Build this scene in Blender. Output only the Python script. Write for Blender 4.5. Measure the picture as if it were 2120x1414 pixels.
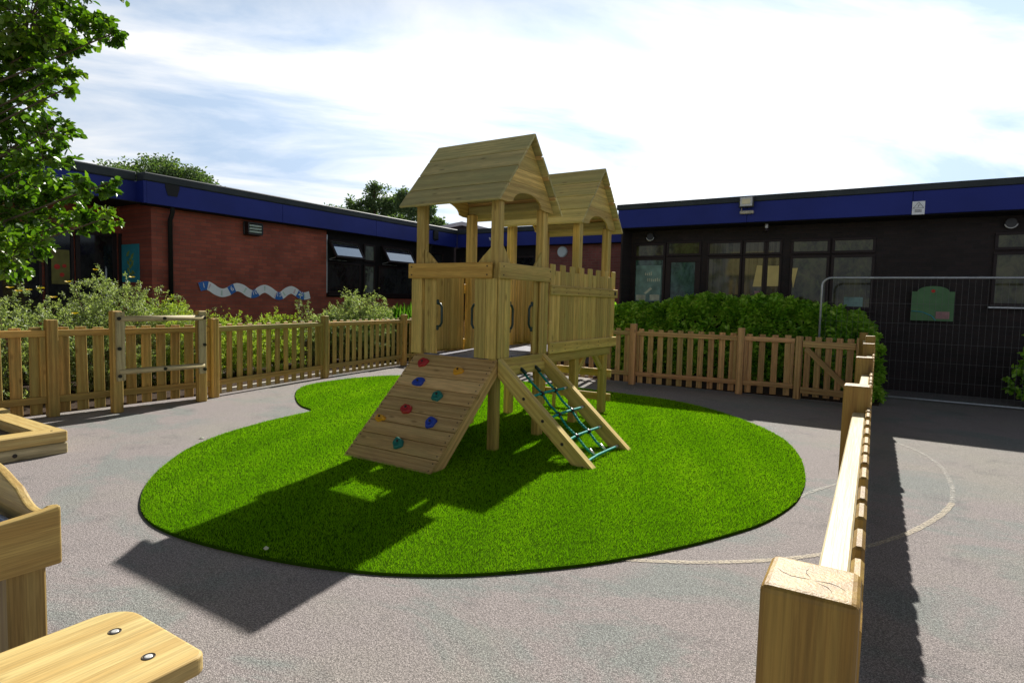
import bpy, math, random
import numpy as np
from mathutils import Vector, Matrix
random.seed(7); rng = np.random.default_rng(11)
scn = bpy.context.scene
for o in list(bpy.data.objects): bpy.data.objects.remove(o)
C = bpy.data.collections.new("Playground"); scn.collection.children.link(C)
R_ = math.radians

# ---------------------------------------------------------------- camera
# world axes: X runs along the right-hand building, Y along the left-hand one
PITCH, ROLL, YAW, FPX = 0.06706, -0.02428, -0.56518, 1237.8
cam_d = bpy.data.cameras.new("camera"); cam = bpy.data.objects.new("camera", cam_d); C.objects.link(cam)
cam_d.sensor_width = 36; cam_d.lens = FPX / 2120 * 36; cam_d.clip_end = 500; cam_d.clip_start = 0.02
cp, sp, cr, sr = math.cos(PITCH), math.sin(PITCH), math.cos(ROLL), math.sin(ROLL)
r0, d0, f0 = Vector((1, 0, 0)), Vector((0, -sp, -cp)), Vector((0, cp, -sp))
rv, dv = cr * r0 + sr * d0, -sr * r0 + cr * d0
turn = Matrix.Rotation(-YAW, 3, 'Z')
rv, dv, fv = turn @ rv, turn @ dv, turn @ f0
m3 = Matrix((rv, -dv, -fv)).transposed()
cam.matrix_world = Matrix.Translation((0, 0, 1.5)) @ m3.to_4x4()
scn.camera = cam

# ---------------------------------------------------------------- sky, sun, exposure
SUN = Vector((-0.263, 1.18, 1.0)).normalized()
sun_el = math.asin(SUN.z); sun_az = math.atan2(SUN.x, SUN.y)
w = bpy.data.worlds.new("World"); scn.world = w; w.use_nodes = True
nt = w.node_tree; nt.nodes.clear()
def N(t, typ, **kw):
    n = t.nodes.new(typ)
    for k, v in kw.items(): setattr(n, k, v)
    return n
wo = N(nt, 'ShaderNodeOutputWorld'); bg = N(nt, 'ShaderNodeBackground')
sky = N(nt, 'ShaderNodeTexSky', sky_type='NISHITA', sun_disc=False)
sky.sun_elevation = sun_el; sky.sun_rotation = sun_az; sky.air_density = 1.0; sky.dust_density = 0.6; sky.ozone_density = 1.2
SKY_STR = 0.075; SKY_VEIL = 9.0; SKY_GLOW = 5.0
bg.inputs['Strength'].default_value = SKY_STR
# thin streaky high cloud, brighter where the sun shines through it
tc = N(nt, 'ShaderNodeTexCoord')
sx = N(nt, 'ShaderNodeSeparateXYZ'); nt.links.new(tc.outputs['Generated'], sx.inputs[0])
zz = N(nt, 'ShaderNodeMath', operation='ADD'); nt.links.new(sx.outputs['Z'], zz.inputs[0]); zz.inputs[1].default_value = 0.12
zz2 = N(nt, 'ShaderNodeMath', operation='MAXIMUM'); nt.links.new(zz.outputs[0], zz2.inputs[0]); zz2.inputs[1].default_value = 0.05
dx = N(nt, 'ShaderNodeMath', operation='DIVIDE'); nt.links.new(sx.outputs['X'], dx.inputs[0]); nt.links.new(zz2.outputs[0], dx.inputs[1])
dy = N(nt, 'ShaderNodeMath', operation='DIVIDE'); nt.links.new(sx.outputs['Y'], dy.inputs[0]); nt.links.new(zz2.outputs[0], dy.inputs[1])
cx = N(nt, 'ShaderNodeCombineXYZ'); nt.links.new(dx.outputs[0], cx.inputs[0]); nt.links.new(dy.outputs[0], cx.inputs[1])
mp0 = N(nt, 'ShaderNodeMapping'); nt.links.new(cx.outputs[0], mp0.inputs[0]); mp0.inputs['Rotation'].default_value = (0, 0, R_(-48))
mp = N(nt, 'ShaderNodeMapping'); nt.links.new(mp0.outputs[0], mp.inputs[0]); mp.inputs['Scale'].default_value = (0.42, 1.0, 1); mp.inputs['Location'].default_value = (3.1, 1.7, 0)
no = N(nt, 'ShaderNodeTexNoise'); nt.links.new(mp.outputs[0], no.inputs['Vector']); no.inputs['Scale'].default_value = 1.5; no.inputs['Detail'].default_value = 9; no.inputs['Roughness'].default_value = 0.58; no.inputs['Distortion'].default_value = 0.5
cr1 = N(nt, 'ShaderNodeMapRange'); nt.links.new(no.outputs[0], cr1.inputs[0]); cr1.inputs[1].default_value = 0.38; cr1.inputs[2].default_value = 0.60; cr1.clamp = True
def MN(op, a, b=None, c=None):
    n = N(nt, 'ShaderNodeMath', operation=op)
    for k, v in enumerate((a, b, c)):
        if v is None: continue
        if hasattr(v, 'is_linked'): nt.links.new(v, n.inputs[k])
        else: n.inputs[k].default_value = v
    return n.outputs[0]
dot = N(nt, 'ShaderNodeVectorMath', operation='DOT_PRODUCT'); nt.links.new(tc.outputs['Generated'], dot.inputs[0]); dot.inputs[1].default_value = tuple(SUN)
doth = N(nt, 'ShaderNodeVectorMath', operation='DOT_PRODUCT'); nt.links.new(tc.outputs['Generated'], doth.inputs[0]); doth.inputs[1].default_value = (SUN.x / math.cos(sun_el), SUN.y / math.cos(sun_el), 0)
glow = MN('POWER', MN('MAXIMUM', dot.outputs['Value'], 0.0), 4.0)          # bright aureole round the sun
lowr = N(nt, 'ShaderNodeMapRange', interpolation_type='SMOOTHSTEP'); nt.links.new(sx.outputs['Z'], lowr.inputs[0])
for k_, v_ in enumerate((0.32, 0.60, 1.0, 0.0)): lowr.inputs[k_ + 1].default_value = v_
low = lowr.outputs[0]   # horizon haze, with the high sky darkened to deepen ground shadows
fwd = MN('POWER', MN('MULTIPLY_ADD', MN('MAXIMUM', doth.outputs['Value'], 0.0), 0.42, 0.58), 1.0)   # brighter sunward; raised floor behind the camera adds fill light
veil = MN('MULTIPLY', MN('MULTIPLY', low, fwd), SKY_VEIL)
bright = MN('ADD', MN('ADD', veil, MN('MULTIPLY', glow, SKY_GLOW)), 0.3)
ccol = N(nt, 'ShaderNodeMix', data_type='RGBA'); nt.links.new(cr1.outputs[0], ccol.inputs[0]); ccol.inputs[6].default_value = (0.64, 0.81, 1.05, 1); ccol.inputs[7].default_value = (1.0, 1.0, 1.0, 1)
cw = N(nt, 'ShaderNodeVectorMath', operation='SCALE'); nt.links.new(ccol.outputs[2], cw.inputs[0]); nt.links.new(MN('MULTIPLY', bright, MN('MULTIPLY_ADD', cr1.outputs[0], 0.25, 0.85)), cw.inputs['Scale'])
mx = N(nt, 'ShaderNodeMix', data_type='RGBA'); mx.inputs[0].default_value = 0.92; nt.links.new(sky.outputs[0], mx.inputs[6]); nt.links.new(cw.outputs[0], mx.inputs[7])
nt.links.new(mx.outputs[2], bg.inputs[0]); nt.links.new(bg.outputs[0], wo.inputs[0])
sl = bpy.data.lights.new("sun", 'SUN'); sl.energy = 5.0; sl.angle = R_(0.55); sl.color = (1.0, 0.955, 0.88)
so = bpy.data.objects.new("sun", sl); C.objects.link(so); so.rotation_euler = SUN.to_track_quat('Z', 'Y').to_euler(); so.location = SUN * 40
scn.view_settings.view_transform = 'Standard'; scn.view_settings.look = 'None'
scn.view_settings.exposure = 0.6; scn.view_settings.gamma = 1.0; scn.view_settings.use_curve_mapping = False
scn.render.engine = 'CYCLES'
try:
    scn.cycles.max_bounces = 8; scn.cycles.diffuse_bounces = 3; scn.cycles.transparent_max_bounces = 8
except Exception: pass

# ---------------------------------------------------------------- materials
def newmat(name):
    m = bpy.data.materials.new(name); m.use_nodes = True
    t = m.node_tree; b = t.nodes['Principled BSDF']
    return m, t, b
def lk(t, a, b): t.links.new(a, b)
def mixc(t, fac, a, b, blend='MIX'):
    n = N(t, 'ShaderNodeMix', data_type='RGBA', blend_type=blend)
    for i, v in ((0, fac), (6, a), (7, b)):
        if hasattr(v, 'is_linked'): lk(t, v, n.inputs[i])
        elif i == 0: n.inputs[0].default_value = v
        else: n.inputs[i].default_value = (*v, 1)
    return n.outputs[2]
def noise(t, vec, scale, detail=4, rough=0.55, dist=0.0, dim='3D'):
    n = N(t, 'ShaderNodeTexNoise'); lk(t, vec, n.inputs['Vector'])
    n.inputs['Scale'].default_value = scale; n.inputs['Detail'].default_value = detail
    n.inputs['Roughness'].default_value = rough; n.inputs['Distortion'].default_value = dist
    return n.outputs[0]
def mapr(t, v, a, b, c=0.0, d=1.0):
    n = N(t, 'ShaderNodeMapRange'); lk(t, v, n.inputs[0])
    for i, x in enumerate((a, b, c, d)): n.inputs[i + 1].default_value = x
    return n.outputs[0]
def mapping(t, vec, scale=(1, 1, 1), rot=(0, 0, 0), loc=(0, 0, 0)):
    n = N(t, 'ShaderNodeMapping'); lk(t, vec, n.inputs[0]); n.inputs['Scale'].default_value = scale
    n.inputs['Rotation'].default_value = rot; n.inputs['Location'].default_value = loc
    return n.outputs[0]
def bump(t, b, h, strength=0.3, dist=0.01):
    n = N(t, 'ShaderNodeBump'); lk(t, h, n.inputs['Height']); n.inputs['Strength'].default_value = strength; n.inputs['Distance'].default_value = dist
    lk(t, n.outputs[0], b.inputs['Normal'])
def plain(name, col, rough=0.6, spec=0.4, metal=0.0, var=0.12, scale=8.0, bmp=0.0):
    m, t, b = newmat(name)
    tc = N(t, 'ShaderNodeTexCoord'); n = noise(t, tc.outputs['Object'], scale, 5)
    f = mapr(t, n, 0.3, 0.7)
    lo = tuple(c * (1 - var) for c in col); hi = tuple(min(1, c * (1 + var)) for c in col)
    lk(t, mixc(t, f, lo, hi), b.inputs['Base Color'])
    b.inputs['Roughness'].default_value = rough; b.inputs['Metallic'].default_value = metal
    b.inputs['Specular IOR Level'].default_value = spec
    if bmp: bump(t, b, noise(t, tc.outputs['Object'], scale * 12, 3), bmp, 0.005)
    return m
def wood(name, c1, c2, dark, rough=0.62, knots=0.75, green=0.0, gcol=(0.2, 0.22, 0.07), crack=0.0):
    m, t, b = newmat(name)
    at = N(t, 'ShaderNodeAttribute', attribute_name='gr'); tn = N(t, 'ShaderNodeAttribute', attribute_name='tn')
    v = at.outputs['Vector']
    g0 = noise(t, mapping(t, v, (1.2, 22, 22)), 2.6, 5, 0.6, 0.9)
    wv = N(t, 'ShaderNodeTexWave', wave_type='RINGS', rings_direction='X'); lk(t, mapping(t, v, (0.55, 9, 9), loc=(0, 3, 5)), wv.inputs['Vector'])
    wv.inputs['Scale'].default_value = 0.75; wv.inputs['Distortion'].default_value = 3.2; wv.inputs['Detail'].default_value = 3; wv.inputs['Detail Scale'].default_value = 1.2
    gm0 = N(t, 'ShaderNodeMath', operation='MULTIPLY_ADD'); lk(t, wv.outputs['Fac'], gm0.inputs[0]); gm0.inputs[1].default_value = 0.30; lk(t, g0, gm0.inputs[2])
    gm1 = N(t, 'ShaderNodeMath', operation='SUBTRACT'); lk(t, gm0.outputs[0], gm1.inputs[0]); gm1.inputs[1].default_value = 0.15; g = gm1.outputs[0]
    g2 = noise(t, mapping(t, v, (3.0, 110, 110)), 2.0, 3, 0.6, 0.3)
    gf = mapr(t, g, 0.36, 0.66)
    base = mixc(t, tn.outputs['Fac'], c1, c2)
    dk = mixc(t, 0.62, base, dark)
    col = mixc(t, gf, dk, base)
    fine = mapr(t, g2, 0.38, 0.62, 0.80, 1.10)
    vr = N(t, 'ShaderNodeMath', operation='FRACT'); vm = N(t, 'ShaderNodeMath', operation='MULTIPLY'); lk(t, tn.outputs['Fac'], vm.inputs[0]); vm.inputs[1].default_value = 7.31; lk(t, vm.outputs[0], vr.inputs[0])
    vv = mapr(t, vr.outputs[0], 0, 1, 0.76, 1.18); fm = N(t, 'ShaderNodeMath', operation='MULTIPLY'); lk(t, fine, fm.inputs[0]); lk(t, vv, fm.inputs[1])
    vs = N(t, 'ShaderNodeVectorMath', operation='SCALE'); lk(t, col, vs.inputs[0]); lk(t, fm.outputs[0], vs.inputs['Scale'])
    col = vs.outputs[0]
    big = mapr(t, noise(t, mapping(t, v, (0.9, 3, 3)), 1.6, 4, 0.6), 0.42, 0.66)
    if green:
        gm = N(t, 'ShaderNodeMath', operation='MULTIPLY'); lk(t, big, gm.inputs[0]); gm.inputs[1].default_value = green
        col = mixc(t, gm.outputs[0], col, gcol)
    vo = N(t, 'ShaderNodeTexVoronoi'); lk(t, mapping(t, v, (3.1, 8.5, 8.5)), vo.inputs['Vector']); vo.inputs['Scale'].default_value = 1.0
    kf = mapr(t, vo.outputs['Distance'], 0.05, 0.16, knots, 0.0)
    col = mixc(t, kf, col, tuple(c * 0.55 for c in dark))
    lk(t, col, b.inputs['Base Color'])
    b.inputs['Roughness'].default_value = rough; b.inputs['Specular IOR Level'].default_value = 0.35
    mh = N(t, 'ShaderNodeMath', operation='ADD'); lk(t, g, mh.inputs[0]); lk(t, g2, mh.inputs[1])
    bump(t, b, mh.outputs[0], 0.22, 0.004)
    return m
M = {}
M['wood'] = wood('treated_pine', (0.82, 0.57, 0.17), (0.68, 0.51, 0.14), (0.42, 0.26, 0.06), green=0.45, gcol=(0.36, 0.33, 0.09))
M['wood_roof'] = wood('roof_pine', (0.70, 0.57, 0.24), (0.58, 0.50, 0.20), (0.36, 0.29, 0.10), green=0.6, gcol=(0.33, 0.33, 0.14))
M['wood_ramp'] = wood('ramp_pine', (0.76, 0.50, 0.22), (0.64, 0.42, 0.17), (0.42, 0.24, 0.08), green=0.25)
M['wood_fence'] = wood('fence_pine', (0.70, 0.40, 0.11), (0.44, 0.36, 0.105), (0.28, 0.15, 0.035), green=0.45, gcol=(0.26, 0.25, 0.08))
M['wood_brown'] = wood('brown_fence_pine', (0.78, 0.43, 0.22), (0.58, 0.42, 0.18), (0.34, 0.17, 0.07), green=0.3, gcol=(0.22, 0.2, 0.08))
M['wood_pale'] = wood('pale_smooth_pine', (0.60, 0.46, 0.19), (0.54, 0.41, 0.16), (0.46, 0.29, 0.09), rough=0.45, knots=0.6)
M['wood_grey'] = wood('weathered_pine', (0.56, 0.47, 0.27), (0.46, 0.40, 0.23), (0.28, 0.22, 0.11))
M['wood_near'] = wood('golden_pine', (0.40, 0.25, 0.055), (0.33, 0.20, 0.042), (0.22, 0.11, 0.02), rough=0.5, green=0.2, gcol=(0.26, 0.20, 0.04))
M['wood_rail'] = wood('glare_pale_pine', (0.82, 0.74, 0.50), (0.76, 0.66, 0.42), (0.62, 0.50, 0.28), rough=0.35, knots=0.4)  # pale tone paints sun glare onto the top rail
M['wood_trough'] = wood('trough_pine', (0.46, 0.33, 0.115), (0.42, 0.30, 0.10), (0.28, 0.17, 0.05), rough=0.5)

def asphalt():
    m, t, b = newmat('faded_asphalt')
    tc = N(t, 'ShaderNodeTexCoord'); v = tc.outputs['Object']
    p = mapr(t, noise(t, mapping(t, v, (1, 1.5, 1)), 0.85, 7, 0.66, 0.6), 0.50, 0.59)
    col = mixc(t, p, (0.315, 0.280, 0.272), (0.258, 0.270, 0.256))
    p2 = mapr(t, noise(t, mapping(t, v, (1, 1, 1), loc=(7, 3, 0)), 0.42, 5, 0.6), 0.48, 0.66)
    col = mixc(t, p2, col, (0.32, 0.30, 0.265))
    p3 = mapr(t, noise(t, mapping(t, v, (1, 1, 1), loc=(2, 9, 4)), 2.3, 6, 0.7), 0.55, 0.78, 0, .75)
    col = mixc(t, p3, col, (0.17, 0.16, 0.16))
    sp_ = noise(t, v, 95, 3, 0.75); sf = mapr(t, sp_, 0.34, 0.64, 0.60, 1.32)
    sp2 = noise(t, v, 330, 2, 0.7); sf2 = mapr(t, sp2, 0.36, 0.64, 0.52, 1.42)
    vo = N(t, 'ShaderNodeTexVoronoi'); lk(t, v, vo.inputs['Vector']); vo.inputs['Scale'].default_value = 170; pit = mapr(t, vo.outputs['Distance'], 0.25, 0.62, 1.22, 0.62)
    m0 = N(t, 'ShaderNodeMath', operation='MULTIPLY'); lk(t, sf, m0.inputs[0]); lk(t, pit, m0.inputs[1])
    mm = N(t, 'ShaderNodeMath', operation='MULTIPLY'); lk(t, m0.outputs[0], mm.inputs[0]); lk(t, sf2, mm.inputs[1])
    vs = N(t, 'ShaderNodeVectorMath', operation='SCALE'); lk(t, col, vs.inputs[0]); lk(t, mm.outputs[0], vs.inputs['Scale'])
    lk(t, vs.outputs[0], b.inputs['Base Color']); b.inputs['Roughness'].default_value = 0.9; b.inputs['Specular IOR Level'].default_value = 0.25
    ad = N(t, 'ShaderNodeMath', operation='SUBTRACT'); lk(t, sp_, ad.inputs[0]); lk(t, vo.outputs['Distance'], ad.inputs[1])
    bump(t, b, ad.outputs[0], 0.45, 0.006)
    return m
M['asphalt'] = asphalt()
def paint(name, col, lo, hi, sc):
    m, t, b = newmat(name)
    tc = N(t, 'ShaderNodeTexCoord'); v = tc.outputs['Object']
    f = mapr(t, noise(t, v, sc, 7, 0.8), lo, hi)
    b.inputs['Base Color'].default_value = (*col, 1); b.inputs['Roughness'].default_value = 0.85
    tr = N(t, 'ShaderNodeBsdfTransparent'); ms = N(t, 'ShaderNodeMixShader'); lk(t, f, ms.inputs[0]); lk(t, tr.outputs[0], ms.inputs[1]); lk(t, b.outputs[0], ms.inputs[2])
    lk(t, ms.outputs[0], t.nodes['Material Output'].inputs[0])
    return m
M['paint'] = paint('worn_line_paint', (0.56, 0.49, 0.37), 0.38, 0.62, 60)
M['paint2'] = paint('faint_line_paint', (0.48, 0.46, 0.41), 0.42, 0.66, 30)
def bricks(name, c1, c2, mortar, axis):
    m, t, b = newmat(name)
    tc = N(t, 'ShaderNodeTexCoord'); s = N(t, 'ShaderNodeSeparateXYZ'); lk(t, tc.outputs['Object'], s.inputs[0])
    c = N(t, 'ShaderNodeCombineXYZ'); lk(t, s.outputs['Y' if axis == 'y' else 'X'], c.inputs[0]); lk(t, s.outputs['Z'], c.inputs[1])
    br = N(t, 'ShaderNodeTexBrick'); lk(t, c.outputs[0], br.inputs['Vector']); br.inputs['Scale'].default_value = 1.0
    br.inputs['Brick Width'].default_value = 0.225; br.inputs['Row Height'].default_value = 0.075; br.inputs['Mortar Size'].default_value = 0.006
    br.inputs['Mortar Smooth'].default_value = 0.3; br.inputs['Bias'].default_value = 0.0
    br.inputs['Color1'].default_value = (*c1, 1); br.inputs['Color2'].default_value = (*c2, 1); br.inputs['Mortar'].default_value = (*mortar, 1)
    n = mapr(t, noise(t, tc.outputs['Object'], 1.3, 5, 0.6), 0.35, 0.7, 0.72, 1.12)
    vs = N(t, 'ShaderNodeVectorMath', operation='SCALE'); lk(t, br.outputs[0], vs.inputs[0]); lk(t, n, vs.inputs['Scale'])
    lk(t, vs.outputs[0], b.inputs['Base Color']); b.inputs['Roughness'].default_value = 0.85
    iv = N(t, 'ShaderNodeMath', operation='SUBTRACT'); iv.inputs[0].default_value = 1; lk(t, br.outputs['Fac'], iv.inputs[1])
    bump(t, b, iv.outputs[0], 0.6, 0.006)
    return m
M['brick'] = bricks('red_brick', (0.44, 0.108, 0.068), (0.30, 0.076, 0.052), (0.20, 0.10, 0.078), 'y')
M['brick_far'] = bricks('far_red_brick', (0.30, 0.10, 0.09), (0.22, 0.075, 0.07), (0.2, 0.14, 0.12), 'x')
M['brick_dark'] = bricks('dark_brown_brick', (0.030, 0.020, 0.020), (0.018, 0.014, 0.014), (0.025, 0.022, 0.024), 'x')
M['fascia'] = plain('blue_fascia_paint', (0.018, 0.032, 0.23), 0.5, 0.2, var=0.14, scale=1.1)
M['cap'] = plain('dark_roof_edge_metal', (0.036, 0.045, 0.052), 0.6, 0.25, var=0.25, scale=2)
M['roofing'] = plain('grey_roofing_felt', (0.12, 0.12, 0.125), 0.9, 0.2, var=0.2, scale=3)
M['soffit'] = plain('dark_soffit', (0.014, 0.013, 0.015), 0.8, 0.2)
M['frame'] = plain('dark_brown_window_frame', (0.022, 0.014, 0.015), 0.5, 0.25)
M['pipe'] = plain('black_pipe', (0.010, 0.011, 0.012), 0.5, 0.25)
M['galv'] = plain('galvanised_steel', (0.42, 0.45, 0.48), 0.42, 0.6, metal=0.55, var=0.15, scale=20)
M['wire'] = plain('galvanised_wire', (0.17, 0.17, 0.17), 0.5, 0.5, metal=0.4)
M['white'] = plain('white_board', (0.86, 0.90, 0.97), 0.5, 0.4, var=0.05)
M['white_metal'] = plain('white_painted_metal', (0.6, 0.62, 0.64), 0.4, 0.5, var=0.08)
M['blue'] = plain('blue_board', (0.03, 0.16, 0.55), 0.5, 0.4, var=0.05)
M['black'] = plain('black_plastic', (0.012, 0.012, 0.013), 0.35, 0.5)
M['screw'] = plain('dark_screw_head', (0.03, 0.024, 0.02), 0.6, 0.4)
M['zinc'] = plain('zinc_bolt', (0.75, 0.74, 0.70), 0.35, 0.6, metal=0.35)
M['hold_red'] = plain('red_hold', (0.42, 0.015, 0.018), 0.5, 0.5, bmp=0.3, scale=14)
M['hold_yellow'] = plain('yellow_hold', (0.72, 0.34, 0.012), 0.5, 0.5, bmp=0.3, scale=14)
M['hold_blue'] = plain('blue_hold', (0.012, 0.05, 0.42), 0.5, 0.5, bmp=0.3, scale=14)
M['hold_green'] = plain('teal_hold', (0.005, 0.17, 0.14), 0.5, 0.5, bmp=0.3, scale=14)
M['handle'] = plain('dark_green_handle', (0.008, 0.035, 0.028), 0.35, 0.5)
def rope():
    m, t, b = newmat('teal_twisted_rope')
    at = N(t, 'ShaderNodeAttribute', attribute_name='gr')
    wv = N(t, 'ShaderNodeTexWave', wave_type='BANDS', bands_direction='DIAGONAL'); lk(t, at.outputs['Vector'], wv.inputs['Vector']); wv.inputs['Scale'].default_value = 18
    lk(t, mixc(t, wv.outputs['Fac'], (0.0, 0.20, 0.18), (0.01, 0.42, 0.36)), b.inputs['Base Color']); b.inputs['Roughness'].default_value = 0.7
    bump(t, b, wv.outputs['Fac'], 0.5, 0.004)
    return m
M['rope'] = rope()
M['alu'] = plain('aluminium_ferrule', (0.75, 0.75, 0.73), 0.35, 0.5, metal=0.6)
def leaf(name, cols, trans=0.35, rough=0.45, spec=0.5):
    m, t, b = newmat(name)
    tn = N(t, 'ShaderNodeAttribute', attribute_name='tn')
    rp = N(t, 'ShaderNodeValToRGB'); lk(t, tn.outputs['Fac'], rp.inputs[0])
    e = rp.color_ramp.elements
    while len(e) < len(cols): e.new(0.5)
    for i, c in enumerate(cols): e[i].position = i / (len(cols) - 1); e[i].color = (*c, 1)
    lk(t, rp.outputs[0], b.inputs['Base Color']); b.inputs['Roughness'].default_value = rough; b.inputs['Specular IOR Level'].default_value = spec
    tr = N(t, 'ShaderNodeBsdfTranslucent'); ms = N(t, 'ShaderNodeMixShader'); ms.inputs[0].default_value = trans
    vs = N(t, 'ShaderNodeMix', data_type='RGBA', blend_type='MULTIPLY'); vs.inputs[0].default_value = 1; lk(t, rp.outputs[0], vs.inputs[6]); vs.inputs[7].default_value = (1.5, 1.7, 0.5, 1)
    lk(t, vs.outputs[2], tr.inputs[0])
    out = t.nodes['Material Output']; lk(t, b.outputs[0], ms.inputs[1]); lk(t, tr.outputs[0], ms.inputs[2]); lk(t, ms.outputs[0], out.inputs[0])
    return m
M['leaf_tree'] = leaf('broad_green_leaf', [(0.035, 0.09, 0.008), (0.07, 0.15, 0.012), (0.11, 0.21, 0.016), (0.19, 0.28, 0.025)], 0.40, 0.36, 0.6)
M['leaf_silver'] = leaf('silvery_leaf', [(0.10, 0.14, 0.06), (0.21, 0.26, 0.13), (0.42, 0.46, 0.32), (0.27, 0.34, 0.10)], 0.35, 0.5)
M['leaf_lime'] = leaf('yellow_green_leaf', [(0.18, 0.25, 0.04), (0.28, 0.37, 0.06), (0.40, 0.48, 0.10), (0.46, 0.49, 0.20)], 0.4, 0.5)
M['leaf_hedge'] = leaf('deep_green_leaf', [(0.10, 0.26, 0.02), (0.20, 0.42, 0.03), (0.32, 0.55, 0.05), (0.48, 0.64, 0.12)], 0.3, 0.45)
M['leaf_far'] = leaf('distant_leaf', [(0.06, 0.11, 0.05), (0.09, 0.15, 0.065), (0.13, 0.19, 0.08), (0.17, 0.23, 0.10)], 0.3, 0.6, 0.3)
M['blade'] = leaf('iris_blade', [(0.05, 0.12, 0.015), (0.08, 0.19, 0.02), (0.13, 0.26, 0.03)], 0.45, 0.4)
M['petal'] = leaf('yellow_petal', [(0.55, 0.38, 0.01), (0.75, 0.55, 0.02)], 0.3, 0.5)
M['turf'] = leaf('turf_fibre', [(0.105, 0.26, 0.003), (0.175, 0.39, 0.005), (0.24, 0.48, 0.008), (0.38, 0.58, 0.03)], 0.28, 0.7, 0.03)
M['turf_base'] = plain('turf_backing', (0.03, 0.075, 0.003), 1.0, 0.0, var=0.25, scale=30)
M['bark'] = plain('bark', (0.10, 0.075, 0.05), 0.9, 0.2, var=0.35, scale=9, bmp=0.6)
M['twig'] = plain('twig', (0.16, 0.12, 0.07), 0.9, 0.2, var=0.3)
M['soil'] = plain('bark_mulch', (0.055, 0.038, 0.027), 0.95, 0.1, var=0.5, scale=25, bmp=1.0)
M['kerb'] = plain('pale_concrete_edging', (0.50, 0.47, 0.40), 0.9, 0.2, var=0.2, scale=14, bmp=0.4)
M['deck'] = plain('grey_deck_board', (0.21, 0.21, 0.25), 0.6, 0.3, var=0.2, scale=20, bmp=0.3)
M['sand'] = plain('dark_sand', (0.15, 0.125, 0.11), 0.95, 0.1, var=0.25, scale=30, bmp=0.5)  # dark grey-brown fill with slight random tone
M['tray'] = plain('blue_grey_plastic_tray', (0.20, 0.27, 0.42), 0.3, 0.5, var=0.06)
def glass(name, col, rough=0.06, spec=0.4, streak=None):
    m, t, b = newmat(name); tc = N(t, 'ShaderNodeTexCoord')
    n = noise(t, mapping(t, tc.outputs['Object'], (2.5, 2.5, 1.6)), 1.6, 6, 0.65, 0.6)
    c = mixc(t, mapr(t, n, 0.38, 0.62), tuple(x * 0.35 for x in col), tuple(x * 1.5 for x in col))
    n2 = noise(t, mapping(t, tc.outputs['Object'], (5, 5, 4), loc=(3, 1, 2)), 2.2, 6, 0.7, 1.0); c = mixc(t, mapr(t, n2, 0.5, 0.66, 0, .8), c, tuple(col[i] * k_ for i, k_ in enumerate((1.5, 1.9, 1.3))))  # mottled olive tones paint tree reflections into the pane colour
    if streak:
        s = noise(t, mapping(t, tc.outputs['Object'], (16, 16, 0.15)), 1.0, 3, 0.6)
        c = mixc(t, mapr(t, s, 0.45, 0.6, 0, 0.7), c, streak)
    lk(t, c, b.inputs['Base Color'])
    b.inputs['Roughness'].default_value = rough; b.inputs['Specular IOR Level'].default_value = spec
    return m
M['glass_dark'] = glass('dark_glass', (0.018, 0.019, 0.022))
M['glass_olive'] = glass('olive_painted_reflection_glass', (0.062, 0.060, 0.028))
M['glass_curtain'] = glass('curtained_glass', (0.05, 0.046, 0.03), streak=(0.12, 0.11, 0.07))
M['glass_pier'] = glass('grey_panel_glass', (0.11, 0.125, 0.12))
M['glass_door'] = glass('teal_door_glass', (0.05, 0.095, 0.09))
M['glass_sky'] = plain('sky_reflecting_glass', (0.75, 0.78, 0.8), 0.04, 0.6, metal=0.95, var=0.03)
def clear():
    m, t, b = newmat('scuffed_clear_acrylic')
    tr = N(t, 'ShaderNodeBsdfTransparent'); gl = N(t, 'ShaderNodeBsdfGlossy'); gl.inputs['Roughness'].default_value = 0.12
    fr = N(t, 'ShaderNodeFresnel'); fr.inputs[0].default_value = 1.45; ms = N(t, 'ShaderNodeMixShader')
    lk(t, fr.outputs[0], ms.inputs[0]); lk(t, tr.outputs[0], ms.inputs[1]); lk(t, gl.outputs[0], ms.inputs[2])
    lk(t, ms.outputs[0], t.nodes['Material Output'].inputs[0])
    return m
M['clear'] = clear()
M['yellow_light_patch'] = plain('yellow_light_patch', (0.62, 0.50, 0.20), 0.7, 0.2, var=0.1, scale=5)  # bright tone stands for lit panels behind the glass
M['green_board'] = plain('green_noticeboard', (0.09, 0.20, 0.09), 0.6, 0.3, var=0.12, scale=6)
M['red'] = plain('red_mark', (0.5, 0.03, 0.02), 0.6)
M['pale_pink'] = plain('pale_pink_print', (0.70, 0.58, 0.66), 0.6); M['pale_mint'] = plain('pale_mint_print', (0.55, 0.72, 0.68), 0.6)
M['pink_paper'] = plain('pink_paper', (0.35, 0.2, 0.2), 0.8, var=0.2)
M['teal_poster'] = plain('teal_poster', (0.04, 0.32, 0.42), 0.6, var=0.2, scale=3)
M['poster_green'] = plain('poster_green', (0.25, 0.38, 0.10), 0.6, var=0.3, scale=8)
M['poster_olive'] = plain('poster_olive', (0.16, 0.15, 0.035), 0.6, var=0.3, scale=6)
M['poster_cream'] = plain('poster_cream', (0.5, 0.52, 0.4), 0.6, var=0.3, scale=8)
M['poster_aqua'] = plain('poster_aqua', (0.16, 0.27, 0.25), 0.6, var=0.35, scale=5)
M['lens'] = plain('flood_lens', (0.75, 0.68, 0.45), 0.25, 0.6, var=0.1)
M['louvre'] = plain('lamp_glass', (0.34, 0.42, 0.38), 0.3, 0.5, var=0.1)
M['clock'] = plain('pale_round_disc', (0.55, 0.66, 0.72), 0.4, 0.5, var=0.04)
M['roof_light'] = plain('pale_metal_roof', (0.50, 0.50, 0.55), 0.5, 0.5, var=0.08)

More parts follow.
